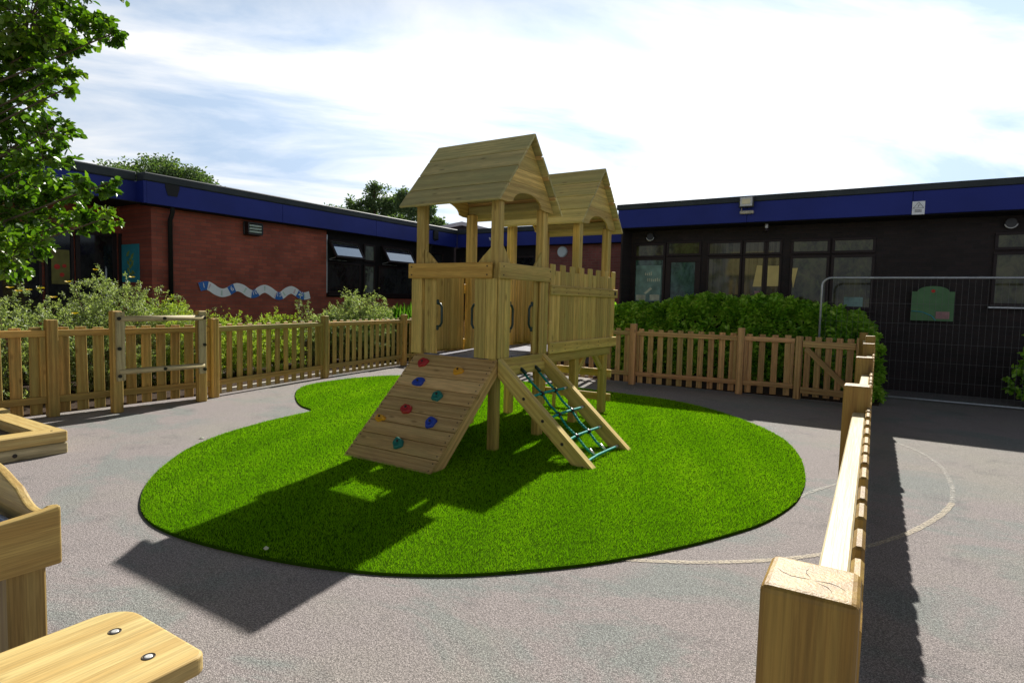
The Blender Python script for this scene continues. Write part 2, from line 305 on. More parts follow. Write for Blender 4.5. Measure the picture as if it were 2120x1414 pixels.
# ---------------------------------------------------------------- mesh helpers
class MB:
    def __init__(s): s.v = []; s.f = []; s.g = []; s.t = []; s.mi = []; s.sm = []
    def _add(s, verts, faces, gr, tint, mi=0, smooth=False):
        o = len(s.v); s.v += verts; s.g += gr; s.t += [tint] * len(verts)
        for f in faces: s.f.append([o + i for i in f]); s.mi.append(mi); s.sm.append(smooth)
    def box(s, c, size, rot=None, bev=0.004, tint=None, mi=0, wob=0.0):
        """chamfered board; grain runs along its longest side"""
        c = Vector(c); h = [x / 2 for x in size]; b = min(bev, min(h) * 0.6)
        tint = random.random() if tint is None else tint
        rot = rot or Matrix.Identity(3)
        off = [random.uniform(0, 40) for _ in range(3)]
        la = max(range(3), key=lambda i: size[i]); od = [la] + [i for i in range(3) if i != la]
        V, G = [], []; idx = {}
        for sx in (-1, 1):
            for sy in (-1, 1):
                for sz in (-1, 1):
                    sg = (sx, sy, sz)
                    for ax in range(3):
                        p = [sg[i] * (h[i] if i == ax else h[i] - b) for i in range(3)]
                        idx[(sg, ax)] = len(V); V.append(tuple(c + rot @ Vector(p))); G.append(tuple(p[od[k]] + off[k] for k in range(3)))
        F = []
        for ax in range(3):
            a1, a2 = [(1, 2), (2, 0), (0, 1)][ax]
            for sgn in (-1, 1):
                q = []
                for u, w_ in ((-1, -1), (1, -1), (1, 1), (-1, 1)):
                    sg = [0, 0, 0]; sg[ax] = sgn; sg[a1] = u; sg[a2] = w_
                    q.append(idx[(tuple(sg), ax)])
                F.append(q if sgn > 0 else q[::-1])
        for ax in range(3):
            a1, a2 = [(1, 2), (2, 0), (0, 1)][ax]
            for u in (-1, 1):
                for w_ in (-1, 1):
                    lo = [0, 0, 0]; hi = [0, 0, 0]
                    lo[ax] = -1; hi[ax] = 1; lo[a1] = hi[a1] = u; lo[a2] = hi[a2] = w_
                    lo, hi = tuple(lo), tuple(hi)
                    q = [idx[(lo, a1)], idx[(lo, a2)], idx[(hi, a2)], idx[(hi, a1)]]
                    F.append(q[::-1] if u * w_ > 0 else q)
        for sg in [(a, b_, c_) for a in (-1, 1) for b_ in (-1, 1) for c_ in (-1, 1)]:
            q = [idx[(sg, 0)], idx[(sg, 1)], idx[(sg, 2)]]
            F.append(q if sg[0] * sg[1] * sg[2] > 0 else q[::-1])
        s._add(V, F, G, tint, mi)
        return s
    def b2(s, x0, x1, y0, y1, z0, z1, **k): return s.box(((x0 + x1) / 2, (y0 + y1) / 2, (z0 + z1) / 2), (x1 - x0, y1 - y0, z1 - z0), **k)
    def beam(s, p0, p1, w_, h, up=(0, 0, 1), **k):
        """board from p0 to p1; w_ across, h along the 'up' side"""
        p0, p1 = Vector(p0), Vector(p1); d = p1 - p0; x = d.normalized(); up = Vector(up)
        z = (up - up.dot(x) * x).normalized(); y = z.cross(x)
        return s.box((p0 + p1) / 2, (d.length, w_, h), rot=Matrix((x, y, z)).transposed(), **k)
    def prism(s, pts, fn, t0, t1, tint=None, mi=0, gax=0, bev=0, gv=None):
        """2D outline pts extruded between t0 and t1; fn(a,b,t)->xyz"""
        n = len(pts); tint = random.random() if tint is None else tint
        off = [random.uniform(0, 40) for _ in range(3)]
        V = [tuple(fn(a, b, t)) for t in (t0, t1) for a, b in pts]
        G = [((t if gax == 2 else a if gax == 0 else b) + off[0], (b if gax == 0 else a) + off[1], (b if gax == 2 else t) + off[2]) for t in (t0, t1) for a, b in pts]
        if gv: G = [(a * gv[0] + b * gv[1] + off[0], -a * gv[1] + b * gv[0] + off[1], t + off[2]) for t in (t0, t1) for a, b in pts]
        F = [list(range(n))[::-1], list(range(n, 2 * n))] + [[i, (i + 1) % n, n + (i + 1) % n, n + i] for i in range(n)]
        s._add(V, F, G, tint, mi); return s
    def tube(s, pts, r, seg=8, tint=0.5, mi=0, closed=False, caps=True):
        pts = [Vector(p) for p in pts]; n = len(pts); V, G, F = [], [], []
        rr = r if isinstance(r, (list, tuple)) else [r] * n
        prev = None; L = 0
        for i, p in enumerate(pts):
            if closed: d = pts[(i + 1) % n] - pts[i - 1]
            else: d = pts[min(i + 1, n - 1)] - pts[max(i - 1, 0)]
            d.normalize()
            a = prev if prev is not None else (Vector((0, 0, 1)) if abs(d.z) < 0.9 else Vector((1, 0, 0)))
            a = (a - a.dot(d) * d).normalized(); prev = a; b = d.cross(a)
            if i: L += (p - pts[i - 1]).length
            for k in range(seg):
                an = 2 * math.pi * k / seg
                V.append(tuple(p + rr[i] * (math.cos(an) * a + math.sin(an) * b))); G.append((L, an * r_(rr[i]), 0))
        m = n if closed else n - 1
        for i in range(m):
            for k in range(seg):
                j = (i + 1) % n
                F.append([i * seg + k, i * seg + (k + 1) % seg, j * seg + (k + 1) % seg, j * seg + k])
        s._add(V, F, G, tint, mi, True)
        if caps and not closed:
            o = len(s.v) - len(V)
            s.f.append([o + k for k in range(seg)][::-1]); s.f.append([o + (n - 1) * seg + k for k in range(seg)]); s.mi += [mi, mi]; s.sm += [False, False]
        return s
    def cyl(s, c, axis, r, h, seg=16, **k):
        c, a = Vector(c), Vector(axis).normalized()
        return s.tube([c - a * h / 2, c + a * h / 2], r, seg, **k)
    def build(s, name, mats, parent=None):
        me = bpy.data.meshes.new(name); me.from_pydata(s.v, [], s.f)
        a = me.attributes.new('gr', 'FLOAT_VECTOR', 'POINT'); a.data.foreach_set('vector', np.array(s.g, dtype=np.float32).ravel())
        a = me.attributes.new('tn', 'FLOAT', 'POINT'); a.data.foreach_set('value', np.array(s.t, dtype=np.float32))
        for m in (mats if isinstance(mats, (list, tuple)) else [mats]): me.materials.append(m)
        me.polygons.foreach_set('material_index', s.mi); me.polygons.foreach_set('use_smooth', s.sm); me.update()
        o = bpy.data.objects.new(name, me); C.objects.link(o)
        if parent is not None: attach(o, parent)
        return o
def r_(x): return x
def attach(o, parent):
    o.parent = parent
    loc = Vector((0, 0, 0)); p = parent
    while p is not None: loc += p.location; p = p.parent
    o.location = -loc if not o.location.length else o.location - loc
def tag(o, label=None, cat=None, group=None, kind=None):
    if label: o['label'] = label
    if cat: o['category'] = cat
    if group: o['group'] = group
    if kind: o['kind'] = kind
    return o
def thing(name, loc, label, cat, group=None):
    o = bpy.data.objects.new(name, None); o.empty_display_size = 0.1; C.objects.link(o); o.location = loc
    return tag(o, label, cat, group)
def copy_obj(o, parent=None, loc=None):
    c = o.copy(); C.objects.link(c)
    if parent is not None: c.parent = parent
    if loc is not None: c.location = loc
    return c
def text_mesh(s, size, mat, origin, xdir, up, parent, name='lettering', depth=0.002, align='CENTER'):
    cu = bpy.data.curves.new('txt', 'FONT'); cu.body = s; cu.size = size; cu.extrude = depth; cu.align_x = align; cu.align_y = 'CENTER'
    to = bpy.data.objects.new('txt', cu); C.objects.link(to)
    dg = bpy.context.evaluated_depsgraph_get(); me = bpy.data.meshes.new_from_object(to.evaluated_get(dg))
    bpy.data.objects.remove(to); x, u = Vector(xdir).normalized(), Vector(up).normalized(); n = x.cross(u)
    me.transform(Matrix.Translation(origin) @ Matrix((x, u, n)).transposed().to_4x4())
    me.materials.clear(); me.materials.append(mat); me.name = name
    o = bpy.data.objects.new(name, me); C.objects.link(o); attach(o, parent)
    return o
def sheet(name, pts, z, mat, z0=None):
    b = MB(); n = len(pts)
    V = [(x, y, z) for x, y in pts]; b._add(V, [list(range(n))], [(x, y, 0) for x, y in pts], 0.5)
    if z0 is not None:
        V2 = V + [(x, y, z0) for x, y in pts]
        b._add(V2, [[i, n + i, n + (i + 1) % n, (i + 1) % n] for i in range(n)], [(x, y, zz_) for x, y, zz_ in V2], 0.5)
    return b.build(name, mat)

def unit(a): return a / np.maximum(np.linalg.norm(a, axis=1, keepdims=True), 1e-9)
def leaves(name, P, D, Nn, L, W, mat, parent=None, tint=None, fold=0.25):
    """N leaves: base P, direction D, normal Nn, length L, width W (two folded halves each)"""
    n = len(P); P = np.asarray(P, float); D = unit(np.asarray(D, float)); Nn = np.asarray(Nn, float)
    S = unit(np.cross(D, Nn)); U = np.cross(S, D)
    L = np.broadcast_to(np.asarray(L, float), (n,))[:, None]; W = np.broadcast_to(np.asarray(W, float), (n,))[:, None]
    V = np.empty((n, 6, 3))
    V[:, 0] = P; V[:, 3] = P + D * L - U * L * 0.08
    V[:, 1] = P + D * L * 0.33 + S * W * 0.5 + U * W * fold; V[:, 2] = P + D * L * 0.72 + S * W * 0.42 + U * W * fold * 0.8
    V[:, 5] = P + D * L * 0.33 - S * W * 0.5 + U * W * fold; V[:, 4] = P + D * L * 0.72 - S * W * 0.42 + U * W * fold * 0.8
    base = (np.arange(n) * 6)[:, None]
    F = np.concatenate([base + [0, 3, 2, 1], base + [0, 5, 4, 3]], axis=1).ravel()
    me = bpy.data.meshes.new(name); me.vertices.add(n * 6); me.vertices.foreach_set('co', V.ravel())
    me.loops.add(n * 8); me.loops.foreach_set('vertex_index', F.astype(np.int32))
    me.polygons.add(n * 2); me.polygons.foreach_set('loop_start', (np.arange(n * 2) * 4).astype(np.int32)); me.polygons.foreach_set('loop_total', np.full(n * 2, 4, np.int32))
    me.update(calc_edges=True)
    a = me.attributes.new('tn', 'FLOAT', 'POINT')
    tint = rng.random(n) if tint is None else tint
    a.data.foreach_set('value', np.repeat(np.clip(tint, 0, 1), 6).astype(np.float32))
    me.materials.append(mat); me.validate()
    o = bpy.data.objects.new(name, me); C.objects.link(o)
    if parent is not None: attach(o, parent)
    return o
def rdir(n): return unit(rng.normal(size=(n, 3)))
def blob(c, rad, n, shell=0.5, lump=0.25):
    """points in a lumpy ellipsoid, denser toward its outside, with outward directions"""
    d = rdir(n); k = rng.uniform(0, 6.28, 9)
    f = 1 + lump * (np.sin(d[:, 0] * 5 + k[0]) * np.sin(d[:, 1] * 6 + k[1]) + 0.6 * np.sin(d[:, 2] * 9 + k[2]) * np.sin(d[:, 0] * 8 + k[3]))
    r = (shell + (1 - shell) * rng.random(n)) * f
    return np.asarray(c) + d * r[:, None] * np.asarray(rad), d

# ================================================================ SETTING
g = sheet('playground', [(-120, -60), (60, -60), (60, 120), (-120, 120)], 0.0, M['asphalt']); tag(g, kind='structure')
O = [(-6.33, 5.14), (-6.7, 5.27), (-7.1, 5.5), (-7.58, 5.85), (-7.94, 6.18), (-8.24, 6.64), (-8.35, 7.36), (-8.27, 7.99), (-8.03, 8.51), (-7.3, 9.05), (-6.15, 9.4), (-5.0, 9.42), (-3.96, 9.35), (-2.89, 9.2), (-2.1, 8.75), (-1.42, 8.04), (-0.98, 7.36), (-0.72, 6.61), (-0.58, 5.88), (-0.54, 5.33), (-0.56, 4.89), (-0.67, 4.38), (-0.84, 3.97), (-1.05, 3.57), (-1.32, 3.15), (-1.6, 2.82), (-1.89, 2.54), (-2.2, 2.33), (-2.48, 2.2), (-2.77, 2.1), (-3.1, 2.02), (-3.45, 1.96), (-3.73, 1.94), (-3.99, 1.96), (-4.27, 2.04), (-4.54, 2.17), (-4.84, 2.36), (-5.2, 2.66), (-5.66, 3.16), (-5.98, 3.75), (-6.17, 4.35), (-6.26, 4.85)]
def smooth_loop(P, k=5):
    out = []; n = len(P)
    for i in range(n):
        p0, p1, p2, p3 = (Vector(P[(i + j) % n]) for j in (-1, 0, 1, 2))
        for s_ in range(k):
            t = s_ / k
            out.append(0.5 * ((2 * p1) + (p2 - p0) * t + (2 * p0 - 5 * p1 + 4 * p2 - p3) * t * t + (3 * p1 - p0 - 3 * p2 + p3) * t ** 3))
    return [(v.x, v.y) for v in out]
OL = smooth_loop(O)
lawn = sheet('lawn', OL, 0.018, M['turf_base'], 0.0); tag(lawn, kind='structure')
# turf fibres
OLa = np.array(OL)
def inside(P):
    x, y = P[:, 0], P[:, 1]; c = np.zeros(len(P), bool); a = OLa; b = np.roll(OLa, -1, 0)
    for (x1, y1), (x2, y2) in zip(a, b):
        if y1 == y2: continue
        k = ((y1 > y) != (y2 > y)) & (x < (x2 - x1) * (y - y1) / (y2 - y1) + x1); c ^= k
    return c
NB = 900000
P = np.column_stack([rng.uniform(-8.5, -0.4, NB), rng.uniform(1.9, 9.5, NB)])
dist = np.hypot(P[:, 0], P[:, 1]); keep = rng.random(NB) < np.clip((4.2 / dist) ** 1.5, 0.12, 1.0)
P, dist = P[keep], dist[keep]; k = inside(P); P, dist = P[k], dist[k]
n = len(P); th = rng.uniform(0, 6.28, n); lean = rng.uniform(0.1, 1.0, n)
D = np.column_stack([np.cos(th) * lean + 0.12, np.sin(th) * lean, np.ones(n)]); P3 = np.column_stack([P, np.full(n, 0.015)])
patch = 0.5 + 0.10 * np.sin(P[:, 0] * 1.7 + 1) * np.sin(P[:, 1] * 2.1) + 0.10 * np.sin(P[:, 0] * 9 + P[:, 1] * 4)
# single-face fibres keep the mesh light
def fibres(name, P, D, L, W, mat, tint):
    n = len(P); D = unit(D); S = unit(np.cross(D, rdir(n)))
    V = np.empty((n, 3, 3)); L = L[:, None]; W = W[:, None]
    V[:, 0] = P - S * W / 2; V[:, 1] = P + S * W / 2; V[:, 2] = P + D * L
    me = bpy.data.meshes.new(name); me.vertices.add(n * 3); me.vertices.foreach_set('co', V.ravel())
    me.loops.add(n * 3); me.loops.foreach_set('vertex_index', np.arange(n * 3, dtype=np.int32))
    me.polygons.add(n); me.polygons.foreach_set('loop_start', (np.arange(n) * 3).astype(np.int32)); me.polygons.foreach_set('loop_total', np.full(n, 3, np.int32))
    me.update(calc_edges=True); a = me.attributes.new('tn', 'FLOAT', 'POINT'); a.data.foreach_set('value', np.repeat(np.clip(tint, 0, 1), 3).astype(np.float32))
    me.materials.append(mat); o = bpy.data.objects.new(name, me); C.objects.link(o); return o
gs = fibres('grass', P3, D, rng.uniform(0.017, 0.030, n), 0.0032 * np.clip(dist / 4.2, 0.8, 2.4), M['turf'], patch + rng.normal(0, 0.17, n))
tag(gs, 'bright green artificial grass on the rounded play area', 'grass', kind='stuff')

def ribbon(name, pts, width, z, mat, gaps=None):
    pts = [Vector((x, y, 0)) for x, y in pts]; out = []
    for i in range(len(pts) - 1):
        for s_ in range(6):
            t = s_ / 6; p0, p1, p2, p3 = pts[max(i - 1, 0)], pts[i], pts[i + 1], pts[min(i + 2, len(pts) - 1)]
            out.append(0.5 * ((2 * p1) + (p2 - p0) * t + (2 * p0 - 5 * p1 + 4 * p2 - p3) * t * t + (3 * p1 - p0 - 3 * p2 + p3) * t ** 3))
    out.append(pts[-1]); b = MB(); V = []
    for i, p in enumerate(out):
        d = (out[min(i + 1, len(out) - 1)] - out[max(i - 1, 0)]).normalized(); s_ = Vector((-d.y, d.x, 0))
        w_ = width * (1 + 0.07 * math.sin(i * 2.3) + random.uniform(-.05, .05))
        V += [tuple(p + s_ * w_ / 2 + Vector((0, 0, z))), tuple(p - s_ * w_ / 2 + Vector((0, 0, z)))]
    F = [[2 * i, 2 * i + 1, 2 * i + 3, 2 * i + 2] for i in range(len(out) - 1) if not (gaps and gaps(i))]
    b._add(V, F, [(v[0], v[1], 0) for v in V], 0.5); return b.build(name, mat)
L1 = [(-1.36, 3.20), (-0.99, 3.41), (-0.75, 3.58), (-0.54, 3.76), (-0.38, 3.93), (-0.09, 4.3), (0.09, 4.62), (0.23, 4.93), (0.39, 5.39), (0.48, 5.77)]
tag(ribbon('court_line', L1, 0.042, 0.004, M['paint']), 'curved cream court line worn into short dashes passing under the near fence', 'painted line', 'faded court lines on the asphalt')
tag(ribbon('court_line', [(0.48, 5.77), (0.515, 6.36), (0.47, 7.09), (0.33, 7.64), (0.09, 8.06)], 0.036, 0.004, M['paint2']), 'faint grey continuation of the curved line running to the building shadow', 'painted line', 'faded court lines on the asphalt')
tag(ribbon('court_line', [(-4.2, 9.78), (-2.92, 9.62), (-2.05, 9.36), (-1.36, 9.1), (-0.51, 8.62), (-0.2, 8.35)], 0.025, 0.004, M['paint2']), 'thin pale line in the shade behind the grass', 'painted line', 'faded court lines on the asphalt')
tag(ribbon('court_line', [(-0.64, 4.75), (-0.54, 5.2), (-0.4, 5.6), (-0.2, 6.0)], 0.035, 0.004, M['paint2']), 'short faint line between the grass edge and the near fence', 'painted line', 'faded court lines on the asphalt')

bed = sheet('planting_bed', [(-12.4, -4), (-8.62, -4), (-8.55, 5.0), (-9.05, 7.5), (-9.45, 10.9), (-9.45, 15.6), (-12.4, 15.6)], 0.03, M['soil'], 0.0); tag(bed, kind='structure')
bed2 = sheet('planting_bed', [(-9.3, 10.95), (-0.1, 10.95), (-0.1, 13.35), (-9.3, 13.35)], 0.024, M['soil'], 0.0); tag(bed2, kind='structure')
b = MB()
for (x0, y0), (x1, y1) in (((-8.5, 5.05), (-9.0, 7.42)), ((-9.0, 7.46), (-9.36, 10.0))):
    b.beam((x0, y0, 0.03), (x1, y1, 0.03), 0.07, 0.075)
k = b.build('kerb', M['kerb']); tag(k, kind='structure')

# ================================================================ BUILDINGS
# --- left-hand building: face runs along Y at X = -12.4
BL = thing('school_building', (-12.4, 8, 0), 'low red brick building with a deep blue fascia on the left', 'building')
b = MB(); b.b2(-20, -12.4, 6.2, 10.52, 0, 3.3, bev=0); b.b2(-20, -12.43, 10.52, 15.9, 0, 1.5, bev=0); b.build('wall', M['brick'], BL)
b = MB(); b.b2(-20, -13.62, -6, 6.2, 0, 3.3, bev=0); b.build('porch_wall', M['brick'], BL)
b = MB(); b.b2(-20, -12.46, 10.52, 15.9, 1.5, 3.3, bev=0); b.build('dark_wall', M['soffit'], BL)
b = MB()
for y0, y1 in ((5.99, 9.0), (9.006, 12.0), (12.006, 15.60)): b.b2(-12.18, -12.12, y0, y1, 3.2, 3.62, bev=0.004)
for y0, y1 in ((-6, -.01), (-.004, 3.0), (3.006, 5.99)): b.b2(-12.46, -12.40, y0, y1, 3.2, 3.62, bev=0.004)
b.b2(-12.46, -12.12, 5.93, 5.988, 3.2, 3.62, bev=0.004)
b.build('fascia', M['fascia'], BL)
b = MB(); b.b2(-12.40, -12.09, 5.93, 15.63, 3.62, 3.78, bev=0.02); b.b2(-12.6, -12.36, -6, 5.925, 3.62, 3.80, bev=0.02); b.build('roof_edge', M['cap'], BL)
b = MB(); b.b2(-20, -12.15, 6.0, 15.9, 3.3, 3.6, bev=0); b.b2(-20, -12.42, -6, 6.0, 3.3, 3.61, bev=0); b.build('roof', M['roofing'], BL)
b = MB(); b.b2(-13.6, -12.19, -6, 5.95, 3.19, 3.21, bev=0); b.b2(-12.40, -12.185, 6.0, 15.6, 3.185, 3.205, bev=0); b.build('soffit', M['soffit'], BL)
b = MB()
b.tube([(-12.22, 6.52, 3.58), (-12.22, 6.52, 3.1), (-12.33, 6.53, 2.95), (-12.33, 6.53, 0.1)], 0.045, 10)
b.prism([(-.09, -.1), (.09, -.1), (.14, .06), (.14, .12), (-.14, .12), (-.14, .06)], lambda a, c, t: (-12.2 + t, 6.47 + a, 3.5 + c), -0.09, 0.09)
b.build('downpipe', M['pipe'], BL)
b = MB(); b.b2(-12.2, -12.06, 14.40, 14.62, 3.34, 3.62, bev=0.02); b.tube([(-12.13, 14.5, 3.35), (-12.3, 14.5, 3.1), (-12.35, 14.5, 0.1)], 0.045, 8); b.build('downpipe', M['pipe'], BL)

def win(parent, axis, pl, a0, a1, z0, z1, gm, fw=0.05, mats=None, proud=0.03, name='window'):
    """framed pane; axis 'x' lies in a Y plane, 'y' lies in an X plane (facing +X) """
    b = MB()
    def bx(m, p, q, r, s, t0, t1, **k):
        if axis == 'x': m.b2(p, q, pl - t1, pl - t0, r, s, **k)
        else: m.b2(pl + t0, pl + t1, p, q, r, s, **k)
    bx(b, a0, a1, z0, z0 + fw, 0, proud); bx(b, a0, a1, z1 - fw, z1, 0, proud)
    bx(b, a0, a0 + fw, z0 + fw, z1 - fw, 0, proud); bx(b, a1 - fw, a1, z0 + fw, z1 - fw, 0, proud)
    f = b.build(name, M['frame'], parent)
    p = MB(); bx(p, a0 + fw * .8, a1 - fw * .8, z0 + fw * .8, z1 - fw * .8, 0.001, 0.010, bev=0); p.build('pane', M[gm], f)
    return f
# left windows (dark glazed strip right of the brick)
XW = -12.44
win(BL, 'y', XW, 10.54, 11.72, 1.60, 2.42, 'glass_dark'); win(BL, 'y', XW, 11.84, 12.26, 1.60, 2.42, 'glass_pier'); win(BL, 'y', XW, 12.40, 13.85, 1.60, 2.42, 'glass_dark')
win(BL, 'y', XW, 13.95, 15.3, 1.60, 2.42, 'glass_dark')
win(BL, 'y', XW, 11.84, 12.26, 2.50, 2.98, 'glass_pier'); win(BL, 'y', XW, 13.95, 15.3, 2.50, 3.0, 'glass_dark')
b = MB(); b.b2(-12.42, -12.30, 10.53, 15.4, 1.53, 1.585); b.build('sill', M['frame'], BL)
b = MB(); b.b2(-12.425, -12.40, 10.525, 10.56, 1.6, 3.1); b.build('edge_trim', M['galv'], BL)
def vent(y0, y1):
    """top-hung vent standing open; frame tilted outwards at the bottom"""
    a = R_(33); h = 0.56; top = Vector((-12.38, (y0 + y1) / 2, 2.98)); dn = Vector((math.sin(a), 0, -math.cos(a)))
    rot = Matrix((Vector((math.cos(a), 0, math.sin(a))), Vector((0, 1, 0)), -dn)).transposed()
    b = MB(); c = top + dn * h / 2; fw = 0.06
    for dz in (-1, 1): b.box(c + dn * dz * (h / 2 - fw / 2), (0.05, y1 - y0, fw), rot=rot)
    for dyy in (-1, 1): b.box(c + Vector((0, dyy * ((y1 - y0) / 2 - fw / 2), 0)), (0.05, fw, h - 2 * fw), rot=rot)
    f = b.build('open_vent', M['frame'], BL)
    p = MB(); p.box(c + rot @ Vector((0.004, 0, 0)), (0.012, y1 - y0 - 2 * fw + .01, h - 2 * fw + .01), rot=rot, bev=0); p.build('pane', M['glass_sky'], f)
    s_ = MB(); e = top + dn * h
    s_.beam((-12.40, y0 + .06, 2.48), (e.x - .03, y0 + .06, e.z + .02), 0.012, 0.02); s_.beam((-12.40, y0 + .06, 2.46), (-12.34, y0 + .6, 2.46), 0.012, 0.012)
    s_.build('stay', M['galv'], f)
    q = MB(); q.b2(-12.445, -12.43, y0 + .02, y1 - .02, 2.48, 2.98, bev=0); q.build('vent_opening', M['glass_dark'], BL)
vent(10.56, 11.56); vent(12.46, 13.62)
# porch windows, door
XP = -13.60
win(BL, 'y', XP, 1.2, 2.6, 0.9, 2.7, 'glass_dark'); win(BL, 'y', XP, 2.7, 4.1, 0.9, 2.7, 'glass_dark')
win(BL, 'y', XP, 4.15, 4.8, 0.9, 2.7, 'glass_dark'); win(BL, 'y', XP, 4.85, 5.33, 0.9, 2.7, 'glass_dark')
d = win(BL, 'y', XP, 5.36, 6.1, 0.05, 2.7, 'glass_dark', 0.08, name='door'); b = MB(); b.tube([(-13.52, 5.86, 1.2), (-13.5, 5.86, 1.25), (-13.5, 5.86, 1.95), (-13.52, 5.86, 2.0)], 0.018, 8); b.build('door_handle', M['galv'], d)
win(BL, 'y', XP, 6.14, 7.2, 0.9, 2.7, 'glass_dark')
b = MB(); b.b2(-20, -13.62, 6.2, 7.3, 0, 3.3, bev=0)
# posters on the porch glazing
po = thing('poster', (-13.55, 5.1, 1.95), 'olive poster with orange blobs on a dark porch window', 'poster')
b = MB(); b.b2(-13.575, -13.569, 4.95, 5.25, 1.62, 2.28, bev=0); b.build('sheet', M['poster_olive'], po)
b = MB()
for (y, z, r) in ((5.04, 1.95, .05), (5.12, 1.8, .04), (5.16, 1.97, .035)): b.cyl((-13.566, y, z), (1, 0, 0), r, 0.003)
b.build('printed_shapes', M['red'], po)
# teal poster stands on the porch return wall, facing the playground
po = thing('poster', (-13.2, 6.1, 2.1), 'teal poster with pale green leaf shapes inside the porch', 'poster')
b = MB(); b.b2(-13.55, -12.85, 6.178, 6.19, 1.70, 2.47, bev=0); b.build('sheet', M['teal_poster'], po)
b = MB()
for q in range(9):
    a = random.uniform(-.9, .9); x = -13.2 + .1 * math.sin(q * 2.1); z = 1.85 + .05 * q
    b.prism([(0, -.03), (.12, .01), (0.02, .05), (-.05, .02)], lambda u_, v_, t: (x + u_ * math.cos(a) - v_ * math.sin(a), 6.174 + t, z + u_ * math.sin(a) + v_ * math.cos(a)), -0.001 * q - .001, 0.002)
b.build('printed_shapes', M['poster_green'], po)
# louvred wall light
lt = thing('wall_light', (-12.3, 8.36, 3.0), 'louvred square wall light high on the red brick wall', 'light')
b = MB(); b.b2(-12.395, -12.34, 8.16, 8.56, 2.84, 3.14, bev=0.015); b.b2(-12.34, -12.20, 8.18, 8.54, 3.09, 3.12, bev=0.008); b.b2(-12.34, -12.2, 8.17, 8.2, 2.88, 3.10); b.b2(-12.34, -12.2, 8.52, 8.55, 2.88, 3.10); b.b2(-12.34, -12.2, 8.18, 8.54, 2.85, 2.88); b.build('housing', M['black'], lt)
b = MB()
for q in range(3): b.b2(-12.34, -12.21, 8.205, 8.515, 2.895 + q * .066, 2.94 + q * .066, bev=0.004)
b.build('louvre_glass', M['louvre'], lt)
# number line on the brick
nl = thing('number_line', (-12.38, 8.5, 1.6), 'wavy white and blue number line sign on the red brick wall', 'sign')
rp = [(7.15, 1.64), (7.3, 1.68), (7.41, 1.64), (7.53, 1.565), (7.66, 1.53), (7.79, 1.56), (7.89, 1.62), (8.01, 1.665), (8.15, 1.63), (8.28, 1.55), (8.39, 1.52), (8.49, 1.55), (8.6, 1.62), (8.72, 1.65), (8.85, 1.6), (8.98, 1.52), (9.09, 1.49), (9.19, 1.52), (9.3, 1.60), (9.44, 1.645), (9.58, 1.59), (9.7, 1.52), (9.84, 1.505), (9.98, 1.54)]
cv = []
for i in range(len(rp) - 1):
    for s_ in range(4):
        t = s_ / 4; p0, p1, p2, p3 = (Vector(rp[max(min(j, len(rp) - 1), 0)]) for j in (i - 1, i, i + 1, i + 2))
        cv.append(0.5 * ((2 * p1) + (p2 - p0) * t + (2 * p0 - 5 * p1 + 4 * p2 - p3) * t * t + (3 * p1 - p0 - 3 * p2 + p3) * t ** 3))
cv.append(Vector(rp[-1])); arc = [0]
for i in range(1, len(cv)): arc.append(arc[-1] + (cv[i] - cv[i - 1]).length)
def strip(i0, i1, x, mat, name, hw=0.092):
    b = MB(); V = []
    for i in range(i0, i1 + 1):
        d = (cv[min(i + 1, len(cv) - 1)] - cv[max(i - 1, 0)]).normalized(); s_ = Vector((-d.y, d.x)); 
        for sg in (1, -1):
            q = cv[i] + s_ * hw * sg; V += [(x, q.x, q.y), (x - 0.006, q.x, q.y)]
    n_ = i1 - i0 + 1; F = []
    for k_ in range(n_ - 1):
        a, c = 4 * k_, 4 * k_ + 4
        F += [[a, a + 2, c + 2, c], [a + 1, c + 1, c + 3, a + 3], [a, c, c + 1, a + 1], [a + 2, a + 3, c + 3, c + 2]]
    b._add(V, F, [(v[1], v[2], 0) for v in V], 0.5); return b.build(name, mat, nl)
strip(0, len(cv) - 1, -12.380, M['white'], 'strip')
for num, yc in (('1', 7.22), ('6', 7.90), ('10', 8.43), ('15', 9.1), ('20', 9.70)):
    i = min(range(len(cv)), key=lambda j: abs(cv[j].x - yc)); i0 = max(i - 3, 0); i1 = i0 + (6 if len(num) > 1 else 5)
    tl = strip(i0, i1, -12.377, M['blue'], 'number_tile'); tl['label'] = 'blue tile with a white number'
    d = (cv[i1] - cv[i0]).normalized(); cc = (cv[i0] + cv[i1]) / 2
    text_mesh(num, 0.15, M['white'], (-12.374, cc.x, cc.y + .015), (0, d.x, d.y), (0, -d.y, d.x), tl, 'numeral', 0.0008)
for i in range(6, len(cv) - 2, 9):
    tr_ = strip(i, i + 1, -12.3785, M[['pale_pink', 'pale_mint'][i % 2]], 'tile_mark', hw=0.06)

# --- link block at the back
BK = thing('link_building', (-9, 16, 0), 'far red brick block with blue fascia glimpsed between the tower posts', 'building')
b = MB(); b.b2(-9.2, -5.0, 15.9, 18, 0, 3.2, bev=0); b.build('wall', M['brick_far'], BK)
b = MB(); b.b2(-12.39, -9.2, 15.92, 18, 0, 3.2, bev=0); b.build('dark_wall', M['soffit'], BK)
b = MB(); b.b2(-12.11, -5.30, 15.62, 15.68, 3.2, 3.62, bev=0.005); b.build('fascia', M['fascia'], BK)
b = MB(); b.b2(-12.14, -5.31, 15.58, 18, 3.622, 3.77, bev=0.01); b.build('roof_edge', M['cap'], BK)
b = MB(); b.b2(-12.1, -5.3, 15.69, 15.915, 3.19, 3.205, bev=0); b.build('soffit', M['soffit'], BK)
for x0, x1 in ((-12.2, -11.2), (-11.1, -10.2), (-10.1, -9.3)): win(BK, 'x', 15.915, x0, x1, 1.4, 2.9, 'glass_dark')
